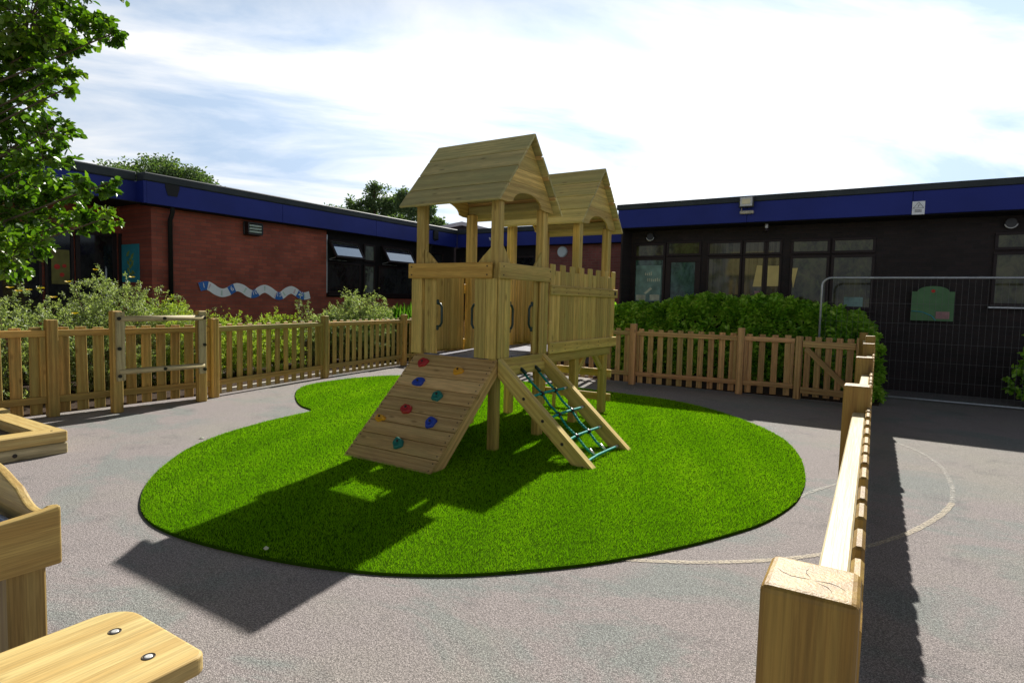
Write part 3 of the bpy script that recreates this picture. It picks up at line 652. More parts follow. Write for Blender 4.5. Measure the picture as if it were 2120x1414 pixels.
ck = thing('round_wall_light', (-8.38, 15.85, 3.0), 'pale round disc light on the far brick wall', 'light')
b = MB(); b.cyl((-8.38, 15.87, 3.0), (0, 1, 0), 0.14, 0.05, 24); b.build('disc', M['clock'], ck)
b = MB(); b.cyl((-8.38, 15.885, 3.0), (0, 1, 0), 0.165, 0.02, 24); b.build('rim', M['galv'], ck)
sg = thing('wall_plaque', (-10.6, 15.6, 3.4), 'small white camera bracket on the far blue fascia', 'bracket')
b = MB(); b.tube([(-10.75, 15.62, 3.42), (-10.75, 15.5, 3.45), (-10.68, 15.45, 3.38)], 0.025, 8); b.build('arm', M['white_metal'], sg)

# --- right-hand building: face along X at Y = 13.4, fascia at 12.8
BR = thing('classroom_building', (0, 13.4, 0), 'long shaded classroom building with blue fascia on the right', 'building')
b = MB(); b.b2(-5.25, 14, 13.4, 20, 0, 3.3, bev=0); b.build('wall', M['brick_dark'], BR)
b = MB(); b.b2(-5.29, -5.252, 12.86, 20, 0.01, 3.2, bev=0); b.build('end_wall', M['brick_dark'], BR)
b = MB()
for q_ in range(7): b.b2(-5.35 + 2.77 * q_, -5.35 + 2.77 * (q_ + 1) - .006, 12.78, 12.84, 3.2, 3.60, bev=0.004)
b.b2(-5.35, -5.30, 12.842, 15.60, 3.2, 3.60, bev=0.005); b.build('fascia', M['fascia'], BR)
b = MB(); b.b2(-5.38, 14, 12.75, 20, 3.602, 3.72, bev=0.01); b.build('roof_edge', M['cap'], BR)
b = MB(); b.b2(-5.29, 14, 12.845, 13.41, 3.18, 3.205, bev=0); b.build('soffit', M['soffit'], BR)
YW = 13.395
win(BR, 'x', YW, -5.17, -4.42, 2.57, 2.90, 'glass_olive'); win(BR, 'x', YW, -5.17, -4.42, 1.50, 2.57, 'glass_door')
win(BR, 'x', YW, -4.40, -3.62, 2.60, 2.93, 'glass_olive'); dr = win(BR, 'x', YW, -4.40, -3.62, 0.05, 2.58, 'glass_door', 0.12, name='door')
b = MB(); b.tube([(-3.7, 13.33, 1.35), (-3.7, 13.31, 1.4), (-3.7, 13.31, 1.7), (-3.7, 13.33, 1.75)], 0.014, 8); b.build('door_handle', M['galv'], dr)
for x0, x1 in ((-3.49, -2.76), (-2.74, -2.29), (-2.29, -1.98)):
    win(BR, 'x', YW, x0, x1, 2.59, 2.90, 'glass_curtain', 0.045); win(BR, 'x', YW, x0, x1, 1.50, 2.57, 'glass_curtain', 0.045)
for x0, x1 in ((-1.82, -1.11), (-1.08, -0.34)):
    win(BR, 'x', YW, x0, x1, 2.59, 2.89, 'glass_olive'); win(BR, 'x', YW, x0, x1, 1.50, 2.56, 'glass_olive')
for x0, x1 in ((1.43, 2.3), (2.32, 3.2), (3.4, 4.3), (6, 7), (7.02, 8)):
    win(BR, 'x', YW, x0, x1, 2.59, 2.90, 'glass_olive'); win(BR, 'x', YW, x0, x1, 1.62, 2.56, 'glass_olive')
b = MB(); b.b2(1.40, 4.4, 13.30, 13.39, 1.58, 1.612); b.build('sill', M['galv'], BR)
b = MB(); b.b2(-5.2, -0.3, 13.31, 13.39, 1.44, 1.492); b.build('sill', M['frame'], BR)
# cards in the windows; yellow ones paint lit patches seen through the glass
def card(label, pts, mat, y=13.37, name='window_card_or_light', cat='card', group=None):
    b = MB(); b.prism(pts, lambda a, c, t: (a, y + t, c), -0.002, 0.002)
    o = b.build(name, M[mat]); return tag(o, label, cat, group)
card('slanted painted yellow light patch in the curtained window, left of the mullion', [(-2.52, 1.93), (-2.35, 1.93), (-2.35, 2.37), (-2.45, 2.37)], 'yellow_light_patch')
card('square painted yellow light patch in the curtained window, right of the mullion', [(-2.24, 1.94), (-2.01, 1.94), (-2.01, 2.36), (-2.24, 2.36)], 'yellow_light_patch')
card('small yellow wedge of painted light in the window beside the dark pier', [(-1.74, 1.90), (-1.67, 2.31), (-1.81, 2.31)], 'yellow_light_patch')
card('pale paper strip low in the curtained window', [(-2.48, 1.55), (-2.38, 1.55), (-2.38, 1.84), (-2.48, 1.84)], 'pink_paper')
card('aqua picture low in the right pane above the wire fence', [(-0.82, 1.56), (-0.50, 1.56), (-0.50, 1.74), (-0.82, 1.74)], 'poster_aqua')
wp = thing('window_poster', (-4.8, 13.37, 1.9), 'aqua picture poster with white lettering marks filling the window beside the door', 'poster')
b = MB(); b.b2(-5.10, -4.50, 13.372, 13.376, 1.58, 2.40, bev=0); b.build('sheet', M['poster_aqua'], wp)
b = MB()
for i in range(11):
    x = -5.0 + .045 * i; z = 2.17 if i < 4 else 2.03
    b.b2(x + (.12 if i < 4 else 0), x + .02 + (.12 if i < 4 else 0), 13.368, 13.371, z, z + random.uniform(.05, .09), bev=0)
b.build('lettering', M['poster_cream'], wp)
b = MB(); b.b2(-5.08, -4.85, 13.368, 13.371, 1.6, 1.72, bev=0); b.build('printed_block', M['poster_cream'], wp)
b = MB(); b.b2(-4.75, -4.52, 13.368, 13.371, 1.6, 1.73, bev=0); b.build('printed_block', M['poster_cream'], wp); b = MB()
b.prism([(-4.9, 1.76), (-4.85, 1.74), (-4.70, 1.86), (-4.74, 1.9)], lambda a, c, t: (a, t, c), 13.366, 13.370)
b.build('printed_figure', M['poster_cream'], wp)
# notice board with an arched top
nb = thing('notice_board', (0.6, 13.3, 1.6), 'green notice board with an arched top and a red badge on the dark wall', 'board')
arch = [(0.28, 1.33), (0.92, 1.33), (0.92, 1.86)] + [(0.6 + .24 * math.cos(a), 1.86 + .10 * math.sin(a)) for a in np.linspace(0, math.pi, 12)] + [(0.28, 1.86)]
b = MB(); b.prism(arch, lambda a, c, t: (a, t, c), 13.30, 13.36); b.build('board', M['green_board'], nb)
b = MB(); b.cyl((0.6, 13.296, 1.87), (0, 1, 0), 0.03, 0.006); b.build('badge', M['red'], nb)
b = MB(); b.b2(0.66, 0.86, 13.292, 13.298, 1.37, 1.5, bev=0); b.build('notice', M['pink_paper'], nb)
b = MB(); b.tube([(0.29, 13.295, 1.5), (0.45, 13.295, 1.49), (0.6, 13.295, 1.42), (0.66, 13.295, 1.34)], 0.008, 6); b.build('trim', M['teal_poster'], nb)
# flood light, sign, bulkhead lights
fl = thing('floodlight', (-2.57, 12.7, 3.5), 'square floodlight with a pale lens on the right blue fascia', 'light')
b = MB(); b.b2(-2.72, -2.44, 12.64, 12.70, 3.47, 3.70, bev=0.012); b.build('housing', M['black'], fl)
b = MB(); b.b2(-2.695, -2.465, 12.628, 12.638, 3.50, 3.675, bev=0.003); b.build('lens', M['white_metal'], fl)
b = MB(); b.b2(-2.66, -2.50, 12.620, 12.627, 3.54, 3.64, bev=0.003); b.build('reflector', M['lens'], fl)
b = MB(); b.b2(-2.71, -2.45, 12.70, 12.778, 3.36, 3.42, bev=0.01); b.tube([(-2.68, 12.74, 3.42), (-2.68, 12.70, 3.5)], .012, 6); b.build('bracket', M['kerb'], fl)
ws = thing('warning_sign', (0.28, 12.77, 3.3), 'white warning sign with a triangle on the right blue fascia', 'sign')
b = MB(); b.b2(0.185, 0.37, 12.768, 12.777, 3.19, 3.42, bev=0.001); b.build('plate', M['white'], ws)
b = MB()
tri = [Vector((0.2, 12.764, 3.30)), Vector((0.355, 12.764, 3.30)), Vector((0.2775, 12.764, 3.405))]
for i in range(3): b.beam(tri[i], tri[(i + 1) % 3], 0.004, 0.009, up=(0, 1, 0))
b.prism([(.262, 3.31), (.285, 3.335), (.275, 3.338), (.295, 3.372), (.27, 3.345), (.28, 3.342)], lambda a, c, t: (a, t, c), 12.762, 12.766)
for i in range(3): b.b2(0.225, 0.33, 12.762, 12.766, 3.27 - .018 * i, 3.276 - .018 * i, bev=0)
b.build('printed_symbol', M['black'], ws)
for i, (x, lab) in enumerate(((-4.78, 'round bulkhead light with a painted crescent highlight under the eave above the glazed door'), (1.63, 'round bulkhead light with a painted crescent highlight under the eave above the far right window'))):
    t = thing('bulkhead_light', (x, 13.3, 3.02), lab, 'light', 'bulkhead lights under the eave')
    b = MB(); b.tube([(x + .09 * math.cos(a), 13.33, 3.05 + .09 * math.sin(a)) for a in np.linspace(R_(195), R_(350), 9)], 0.010, 6); b.build('rim', M['white_metal'], t)  # pale lower arc stands for the crescent highlight on the rim
    b = MB(); b.cyl((x, 13.35, 3.05), (0, 1, 0), 0.08, 0.05, 18); b.build('diffuser', M['black'], t)
t = thing('ceiling_camera', (-2.24, 12.99, 3.1), 'small dark sensor hanging under the eave below the floodlight', 'sensor')
b = MB(); b.cyl((-2.24, 13.0, 3.13), (0, 0, 1), 0.03, 0.09, 12); b.build('stem', M['white_metal'], t); b = MB(); b.cyl((-2.24, 13.0, 3.05), (0, 0, 1), 0.05, 0.07, 14); b.build('housing', M['frame'], t)
# distant roofs
def gable_roof(c, wdt, dep, h, label):
    t = thing('distant_building', (c[0], c[1], 0), label, 'building')
    x, y, z = c; dd = Vector((0.845, 0.535, 0)); pp = Vector((-0.535, 0.845, 0))
    f = lambda a, b_, t_: tuple(Vector((x, y, 0)) + dd * a + pp * t_ + Vector((0, 0, b_)))
    b = MB(); b.prism([(-wdt / 2, 0), (wdt / 2, 0), (wdt / 2, z - h), (0, z - .14), (-wdt / 2, z - h)], f, 0.2, dep, mi=0); b.build('wall', M['frame'], t)
    b = MB(); b.prism([(-wdt / 2 - .3, z - h - .12), (0, z - .1), (wdt / 2 + .3, z - h - .12), (wdt / 2 + .3, z - h + .06), (0, z + .08), (-wdt / 2 - .3, z - h + .06)], f, 0, dep); b.build('roof', M['roof_light'], t)
gable_roof((-18.5, 24.2, 5.35), 3.6, 6, 0.45, 'pale low gabled roof peeping over the left building beside the tower')
gable_roof((-14.6, 27.5, 5.2), 4.2, 6, 0.4, 'pale roof edge seen between the tower posts')

# ================================================================ CLIMBING TOWER
T = thing('climbing_tower', (-3.78, 6.2, 0), 'wooden climbing tower with two gabled roofs, climbing ramp and rope ladder', 'climbing frame')
XL0, XL1, XR0, XR1 = -4.30, -4.20, -3.345, -3.25
YP = [(4.84, 4.935), (5.71, 5.81), (6.595, 6.695), (7.465, 7.565)]
def screws(b, pts, n, r=0.006):
    for p in pts: b.cyl(p, n, r, 0.003, 8)
for i, (y0, y1) in enumerate(YP):
    for x0, x1 in ((XL0, XL1), (XR0, XR1)):
        b = MB(); b.b2(x0, x1, y0, y1, 0.0, 2.50, bev=0.008); b.build('post', M['wood'], T)
# deck
b = MB()
for i in range(19):
    y = 4.86 + i * .1445; b.b2(-4.19, -3.355, y, y + .138, 0.90, 0.93, bev=0.003)
b.build('deck', M['deck'], T)
b = MB()
for x0, x1 in ((-4.195, -4.155), (-3.39, -3.35)): b.b2(x0, x1, 4.94, 7.46, 0.80, 0.895)
for y in (4.96, 5.68, 6.58, 7.42): b.b2(-4.15, -3.395, y - .02, y + .02, 0.8, 0.893)
b.build('deck_joist', M['wood'], T)
b = MB(); b.b2(-3.245, -3.215, 5.83, 7.56, 0.82, 0.92); b.b2(-4.335, -4.305, 4.9, 7.56, 0.82, 0.92); b.b2(-4.2, -3.35, 7.57, 7.60, 0.8, 0.92); b.build('edge_board', M['wood'], T)
# cladding boards beside the posts (with slanted tops)
def slant_x(b, x0, x1, y, zt0, zt1, zb=0.935, th=0.022):
    b.prism([(x0, zb), (x1, zb), (x1, zt1), (x0, zt0)], lambda a, c, t: (a, y + t, c), -th / 2, th / 2, gax=1)
def slant_y(b, x, y0, y1, zt0, zt1, zb=0.935, th=0.022):
    b.prism([(y0, zb), (y1, zb), (y1, zt1), (y0, zt0)], lambda a, c, t: (x + t, a, c), -th / 2, th / 2, gax=1)
for (xa, xb, za, zb_) in ((-4.30, -4.185, 2.49, 2.49), (-4.182, -4.10, 2.02, 1.95), (-4.097, -4.02, 1.95, 1.87)):
    if za > 2.4:
        continue
    b = MB(); slant_x(b, xa, xb, 4.862, za, zb_); b.build('cladding_board', M['wood'], T)
b = MB(); b.b2(-4.335, -4.195, 4.815, 4.838, 0.93, 1.87); b.build('cladding_board', M['wood'], T)
for (xa, xb, za, zb_) in ((-3.50, -3.425, 1.87, 1.95), (-3.422, -3.347, 1.95, 2.02)):
    b = MB(); slant_x(b, xa, xb, 4.862, za, zb_); b.build('cladding_board', M['wood'], T)
b = MB(); b.b2(-3.505, -3.375, 4.815, 4.838, 0.93, 1.72); b.build('cladding_board', M['wood'], T)
b = MB(); b.b2(-3.372, -3.25, 4.815, 4.838, 0.93, 1.72); b.build('cladding_board', M['wood'], T)
for (ya, yb, za, zb_) in ((4.937, 5.02, 2.05, 1.96), (5.022, 5.09, 1.95, 1.87)):
    b = MB(); slant_y(b, -3.27, ya, yb, za, zb_); b.build('cladding_board', M['wood'], T)
for (ya, yb, za, zb_) in ((5.55, 5.625, 1.87, 1.95), (5.627, 5.708, 1.95, 2.04)):
    b = MB(); slant_y(b, -3.27, ya, yb, za, zb_); b.build('cladding_board', M['wood'], T)
b = MB(); b.b2(-3.248, -3.226, 4.84, 4.94, 0.935, 1.72); b.build('cladding_board', M['wood'], T)
b = MB(); b.b2(-3.248, -3.226, 4.943, 5.035, 0.935, 1.72); b.build('cladding_board', M['wood'], T)
b = MB(); b.b2(-3.248, -3.226, 5.64, 5.73, 0.935, 1.72); b.build('cladding_board', M['wood'], T)
b = MB(); b.b2(-3.248, -3.226, 5.733, 5.82, 0.935, 1.72); b.build('cladding_board', M['wood'], T)
# rails
ra = MB(); ra.b2(-4.36, -3.29, 4.785, 4.812, 1.717, 1.872, bev=0.006, tint=0.0); rf = ra.build('handrail_board', wood('warm_rail_pine', (0.85, 0.52, 0.12), (0.80, 0.48, 0.10), (0.60, 0.32, 0.06)), T); rf['label'] = 'warm orange front rail board'
ra = MB(); ra.b2(-3.222, -3.196, 4.80, 5.83, 1.717, 1.872, bev=0.006); ra.build('handrail_board', M['wood'], T)
b = MB(); screws(b, [(x, 4.783, z) for x in (-4.31, -3.34) for z in (1.752, 1.835)], (0, 1, 0), .008); screws(b, [(-3.194, y, z) for y in (4.86, 5.79) for z in (1.752, 1.835)], (1, 0, 0), .008); b.build('screw', M['screw'], T)
# castellated panel (right side) and its mirror (left side)
def castle(x, sgn, ya, yb, n_):
    p = bpy.data.objects.new('castellated_panel', None); p.empty_display_size = .1; C.objects.link(p); p.location = (x, (ya + yb) / 2, 0.93); attach2(p, T)
    wd = (yb - ya) / n_
    for i in range(n_):
        b = MB(); zt = 1.935 if i % 2 == 0 else 1.86
        b.b2(x - .011, x + .011, ya + i * wd + .0045, ya + (i + 1) * wd - .0045, 0.935, zt - random.uniform(0, .012), bev=0.005)
        o = b.build('panel_board', M['wood']); attach(o, p)
    for z0, z1 in ((0.925, 1.05), (1.58, 1.69)):
        b = MB(); b.b2(*sorted((x + sgn * .0125, x + sgn * .04)), ya - .02, yb + .03, z0, z1, bev=0.006); o = b.build('band', M['wood']); attach(o, p)
    b = MB(); screws(b, [(x + sgn * .042, y, z) for y in np.arange(ya + .03, yb, .31) for z in (0.96, 1.01, 1.61, 1.66)], (1, 0, 0), .006); o = b.build('screw', M['screw']); attach(o, p)
    return p
def attach2(o, parent):
    l = Vector(o.location); o.parent = parent; o.location = l - parent.location
castle(-3.226, 1, 5.835, 7.67, 15)
castle(-4.313, -1, 6.62, 7.60, 8)
b = MB(); b.box((-3.183, 7.60, 1.635), (0.006, 0.05, 0.05)); b.build('badge', M['screw'], T)
# plank side wall on the left of the first bay
lw = bpy.data.objects.new('side_panel', None); C.objects.link(lw); lw.location = (-4.313, 5.3, .93); attach2(lw, T)
for i in range(6):
    y = 4.95 + i * .1255; b = MB(); b.b2(-4.32, -4.302, y, y + .122, 0.935, 1.86 if i % 2 else 1.80, bev=0.003); o = b.build('panel_board', M['wood']); attach(o, lw)
for z0, z1 in ((0.925, 1.04), (1.58, 1.69)):
    b = MB(); b.b2(-4.35, -4.322, 4.83, 5.80, z0, z1); o = b.build('band', M['wood']); attach(o, lw)
# end wall of the second bay
for i in range(5):
    x = -4.19 + i * .168; b = MB(); b.b2(x, x + .163, 7.57, 7.59, 0.935, 1.75, bev=0.003); b.build('end_board', M['wood'], T) if i in (0, 4) else None
for z in (0.55, 0.22):
    b = MB(); b.b2(-4.36, -3.20, 7.572, 7.605, z - .05, z + .05); b.build('step_rail', M['wood'], T)
b = MB(); b.b2(-4.0, -3.96, 7.40, 7.44, 0, .8); b.build('prop', M['wood'], T)
# knee braces under the second bay
for x in (-3.30,):
    for (y0, y1) in ((6.70, 6.95), (7.46, 7.21)):
        b = MB(); b.beam((x, y0, 0.62), (x, y1, 0.84), 0.045, 0.07); b.build('knee_brace', M['wood'], T)
# handles
for (x, y, n_) in ((-4.010, 4.86, (1, 0)), (-3.512, 4.86, (-1, 0)), (-3.27, 5.535, (0, -1)), (-3.27, 5.10, (0, 1))):
    b = MB(); ox, oy = n_[0] * .055, n_[1] * .055
    b.tube([(x, y, 1.22), (x + ox * .6, y + oy * .6, 1.225), (x + ox, y + oy, 1.26), (x + ox, y + oy, 1.42), (x + ox * .6, y + oy * .6, 1.455), (x, y, 1.46)], 0.013, 8)
    for z in (1.205, 1.475): b.box((x, y, z), (0.028, 0.028, 0.05), bev=.008)
    b.build('handle', M['handle'], T)
# roofs and gables
def roof(yc, tag_):
    rp_ = bpy.data.objects.new('roof', None); C.objects.link(rp_); rp_.location = (-3.78, yc, 2.5); attach2(rp_, T)
    X0, X1 = -4.41, -3.15; E, A, H0, H1 = 0.63, 0.0, 2.445, 3.185
    for sgn in (-1, 1):
        bot = Vector((0, sgn * E, H0)); top = Vector((0, 0, H1)); d = top - bot; L = d.length; dn = d.normalized(); nrm = Vector((0, sgn * abs(dn.z), abs(dn.y)))
        for i in range(4):
            a = i * L / 4 + .0065; c_ = (i + 1) * L / 4 - .0065; p = bot + dn * (a + c_) / 2
            rot = Matrix((Vector((1, 0, 0)), dn, nrm if Vector((1, 0, 0)).cross(dn).dot(nrm) > 0 else -nrm)).transposed()
            if i == 3: c_ += .014; p = bot + dn * (a + c_) / 2
            b = MB(); b.box(((X0 + X1) / 2 + random.uniform(-.002, .002), yc + p.y, p.z), (X1 - X0, c_ - a, 0.026), rot=rot, bev=0.004); o = b.build('roof_board', M['wood_roof']); attach(o, rp_)
    for sgn in (-1, 1):
        bot = Vector((0, sgn * E, H0)); top = Vector((0, 0, H1)); L = (top - bot).length; dn = (top - bot).normalized(); nd = Vector((0, -sgn * abs(dn.z), -abs(dn.y)))
        for i in (1, 2, 3):
            p = bot + dn * (i * L / 4) + nd * .019; b = MB(); b.beam((-4.405, yc + p.y, p.z), (-3.155, yc + p.y, p.z), .04, .010, up=-nd, bev=.001); o = b.build('roof_gap_shade_strip', M['wood_ramp']); attach(o, rp_)  # strips added under the joints to keep the gaps dark
    slope = (H1 - H0) / E
    for xg in (-3.232, -4.318):
        zb, zt = 2.47, H1 - .045
        def yw(z): return (zt - z) / slope
        # lowest board carries the arch
        z1 = 2.685; pts = [(-yw(zb) * .96, zb), (-.36, zb), (-.33, 2.475)]
        pts += [(-.28 * math.cos(a), 2.485 + .115 * math.sin(a)) for a in np.linspace(0, math.pi, 13)]
        pts += [(.33, 2.475), (.36, zb), (yw(zb) * .96, zb), (yw(z1), z1), (-yw(z1), z1)]
        b = MB(); b.prism(pts, lambda a, c, t: (xg + t, yc + a, c), -.011, .011); o = b.build('gable_board', M['wood']); attach(o, rp_)
        zs = [z1, 2.82, 2.96, zt]
        for k_ in range(3):
            a0, a1 = zs[k_] + .003, zs[k_ + 1]
            pts = [(-yw(a0), a0), (yw(a0), a0), (yw(a1), a1), (-yw(a1), a1)] if k_ < 2 else [(-yw(a0), a0), (yw(a0), a0), (0, a1)]
            b = MB(); b.prism(pts, lambda a, c, t: (xg + t, yc + a, c), -.011, .011); o = b.build('gable_board', M['wood']); attach(o, rp_)
    for sgn in (-1, 1):
        b = MB(); b.b2(-4.30, -3.25, yc + sgn * .45 - .02, yc + sgn * .45 + .02, 2.505, 2.59); o = b.build('eaves_beam', M['wood_roof']); attach(o, rp_)
roof(5.32, 0); roof(7.08, 1)
# climbing ramp
RP = bpy.data.objects.new('climbing_ramp', None); C.objects.link(RP); RP.location = (-3.78, 4.35, 0); attach2(RP, T)
rb, rt = Vector((0, 3.845, 0.012)), Vector((0, 4.85, 0.925)); rd = (rt - rb).normalized(); rn = Vector((0, -rd.z, rd.y)); RL = (rt - rb).length
for i in range(9):
    a, c_ = i * RL / 9 + .0045, (i + 1) * RL / 9 - .0045; p = rb + rd * (a + c_) / 2 - rn * .011
    b = MB(); b.box((-3.765 + random.uniform(-.003, .003), p.y, p.z), (1.055, c_ - a, 0.022), rot=Matrix((Vector((1, 0, 0)), rd, Vector((1, 0, 0)).cross(rd))).transposed(), bev=0.003)
    o = b.build('ramp_board', M['wood_ramp']); attach(o, RP)
b = MB()
for i in range(1, 9):
    p = rb + rd * (i * RL / 9) - rn * .030; b.beam((-4.24, p.y, p.z), (-3.29, p.y, p.z), .03, .012, up=rn, bev=.001)  # added behind each joint to block light, so the grooves look deep
o = b.build('ramp_gap_shade_strip', M['wood_ramp']); attach(o, RP)
for x in (-4.27, -3.262):
    def F_(a, c, t): return (x + t, a, c)
    q0 = rb - rn * .023; q1 = rt - rn * .023; w2 = .105
    pts = [(q0.y, max(q0.z, 0.0)), (q1.y, q1.z), (q1.y + .0, q1.z - .14), (q0.y + .17, 0.0), (q0.y + .02, 0)]
    b = MB(); b.prism([(q0.y, 0.0)] + pts[1:], F_, -.022, .022, gv=(rd.y, rd.z)); o = b.build('ramp_beam', M['wood_ramp']); attach(o, RP)
b = MB()
for i in range(9):
    for f_ in (.25, .75):
        for x in (-4.265, -3.27):
            p = rb + rd * (i + f_) * RL / 9 + rn * .001; b.cyl((x, p.y, p.z), rn, 0.0065, 0.003, 8)
o = b.build('screw', M['screw']); attach(o, RP)
def hold(col, x, t, seed):
    rr = random.Random(seed); p = rb + rd * t * RL + rn * 0.0
    n1, n2 = 18, 6; V, F = [], []; k = [rr.uniform(-.16, .16) for _ in range(6)]; S = .062 if col != 'hold_yellow' else .060
    sq = .62 if col == 'hold_yellow' else .92
    for j in range(n2 + 1):
        ph = j / n2 * math.pi / 2; hr = math.cos(ph) ** .6; hh = math.sin(ph) ** 1.1
        for i in range(n1):
            a = 2 * math.pi * i / n1; r = S * hr * (1 + k[0] * math.sin(a) + k[1] * math.sin(2 * a + k[4] * 9) + k[2] * math.sin(3 * a + 1) * .8 + .08 * math.sin(5 * a + k[3] * 20))
            dip = .5 + .5 * math.sin(a) 
            h = .052 * hh * (.62 + .38 * dip) - (.014 if j >= n2 - 1 else 0)
            q = Vector((x, p.y, p.z)) + Vector((1, 0, 0)) * r * math.cos(a) + rd * r * sq * math.sin(a) + rn * (h + .001)
            V.append(tuple(q))
    for j in range(n2):
        for i in range(n1): F.append([j * n1 + i, j * n1 + (i + 1) % n1, (j + 1) * n1 + (i + 1) % n1, (j + 1) * n1 + i])
    b = MB(); b._add(V, F, [(0, 0, 0)] * len(V), .5, 0, True); o = b.build('climbing_hold', M[col]); attach(o, RP)
    o['label'] = {'hold_red': 'red', 'hold_yellow': 'yellow', 'hold_blue': 'blue', 'hold_green': 'teal'}[col] + ' climbing hold'
    c2 = MB(); q = Vector((x, p.y, p.z)) + rn * .036 + rd * .008; c2.cyl(tuple(q), rn, .012, .010, 10); bo = c2.build('hold_bolt', M['screw']); attach(bo, o)
for i, h_ in enumerate([('hold_red', -4.10, .896), ('hold_yellow', -3.60, .852), ('hold_blue', -3.99, .705), ('hold_green', -3.66, .607), ('hold_red', -3.92, .459), ('hold_yellow', -4.155, .345), ('hold_blue', -3.545, .375), ('hold_green', -3.757, .177)]): hold(*h_, i)
# rope ladder frame
LD = bpy.data.objects.new('rope_ladder', None); C.objects.link(LD); LD.location = (-2.7, 5.3, 0); attach2(LD, T)
lt_, lb_ = Vector((-3.225, 0, 0.935)), Vector((-2.165, 0, 0.0)); ld = (lb_ - lt_).normalized(); ln = Vector((-ld.z, 0, ld.x)); ln = ln if ln.z > 0 else -ln
for y0, y1 in ((4.84, 4.915), (5.70, 5.775)):
    dep = .135; a = lt_; c_ = lb_
    dxn = dep / abs(ld.z)
    pts = [(a.x, a.z), (c_.x - .02, 0.02), (c_.x - .045, 0.0), (c_.x - dxn, 0.0), (a.x, a.z - dep / abs(ld.x))]
    b = MB(); b.prism(pts, lambda u_, v_, t: (u_, t, v_), y0, y1, gv=(ld.x, ld.z)); o = b.build('side_rail', M['wood']); attach(o, LD)
    if y0 < 5:
        b = MB()
        for t in (.33, .53, .73, .93):
            q = lt_ + ld * ((lb_ - lt_).length * t) - ln * .07; b.cyl((q.x, y0 - .001, q.z), (0, 1, 0), .016, .006, 12)
        o = b.build('bolt_hole', M['screw']); attach(o, LD)
b = MB(); b.b2(-3.245, -3.215, 4.918, 5.697, 0.83, 0.935); o = b.build('top_board', M['wood']); attach(o, LD)
b = MB(); b.b2(-3.246, -3.15, 4.918, 5.697, 0.925, 0.937); 
b = MB(); b.b2(-3.212, -3.18, 4.918, 5.697, 0.76, 0.86); o = b.build('top_board', M['wood']); attach(o, LD)
def lp(t, y, h=0.0): q = lt_ + ld * ((lb_ - lt_).length * t) + ln * h - ln * .05; return Vector((q.x, y, q.z))
tk = [.33, .525, .72, .905]; ys = [(5.17, 5.45), (5.15, 5.43), (5.13, 5.40), (5.16, 5.41)]
for k_ in (0, 1):
    pts = [lp(.12, 5.20 + .29 * k_, -.02)]
    for i, t in enumerate(tk): pts += [lp((t + (tk[i - 1] if i else .12)) / 2, (ys[i][k_] + (ys[i - 1][k_] if i else 5.2 + .29 * k_)) / 2, -.015), lp(t, ys[i][k_])]
    b = MB(); b.tube(pts, .012, 8); o = b.build('rope', M['rope']); attach(o, LD)
    for (ta, tb) in ((.17, .21), (.84, .89)):
        b = MB(); ya = 5.2 + .29 * k_ if ta < .5 else ys[3][k_]; b.tube([lp(ta, ya), lp(tb, ya)], .014, 10); o = b.build('ferrule', M['alu']); attach(o, LD)
    b = MB(); b.tube([lp(.085, 5.2 + .29 * k_, -.01), lp(.135, 5.2 + .29 * k_, -.005)], .019, 10); b.tube([lp(.075, 5.2 + .29 * k_, .0), lp(.075, 5.2 + .29 * k_, -.05)], .014, 8); o = b.build('thimble', M['handle']); attach(o, LD)
for i, t in enumerate(tk):
    b = MB(); b.tube([lp(t, 4.90), lp(t + .004, 5.0), lp(t - .004, 5.2), lp(t - .003, 5.4), lp(t, 5.6), lp(t, 5.72)], .0135, 8); o = b.build('rope', M['rope']); attach(o, LD)
    for y in (4.95, 5.655):
        b = MB(); b.cyl(lp(t, y), (0, 1, 0), .016, .05, 10); o = b.build('ferrule', M['alu']); attach(o, LD)
    if i < 3:
        for y in ys[i]:
            b = MB(); b.tube([lp(t - .016, y), lp(t + .016, y)], .019, 10); b.cyl(lp(t, y), (0, 1, 0), .019, .045, 10); o = b.build('rope_joint', M['black']); attach(o, LD)

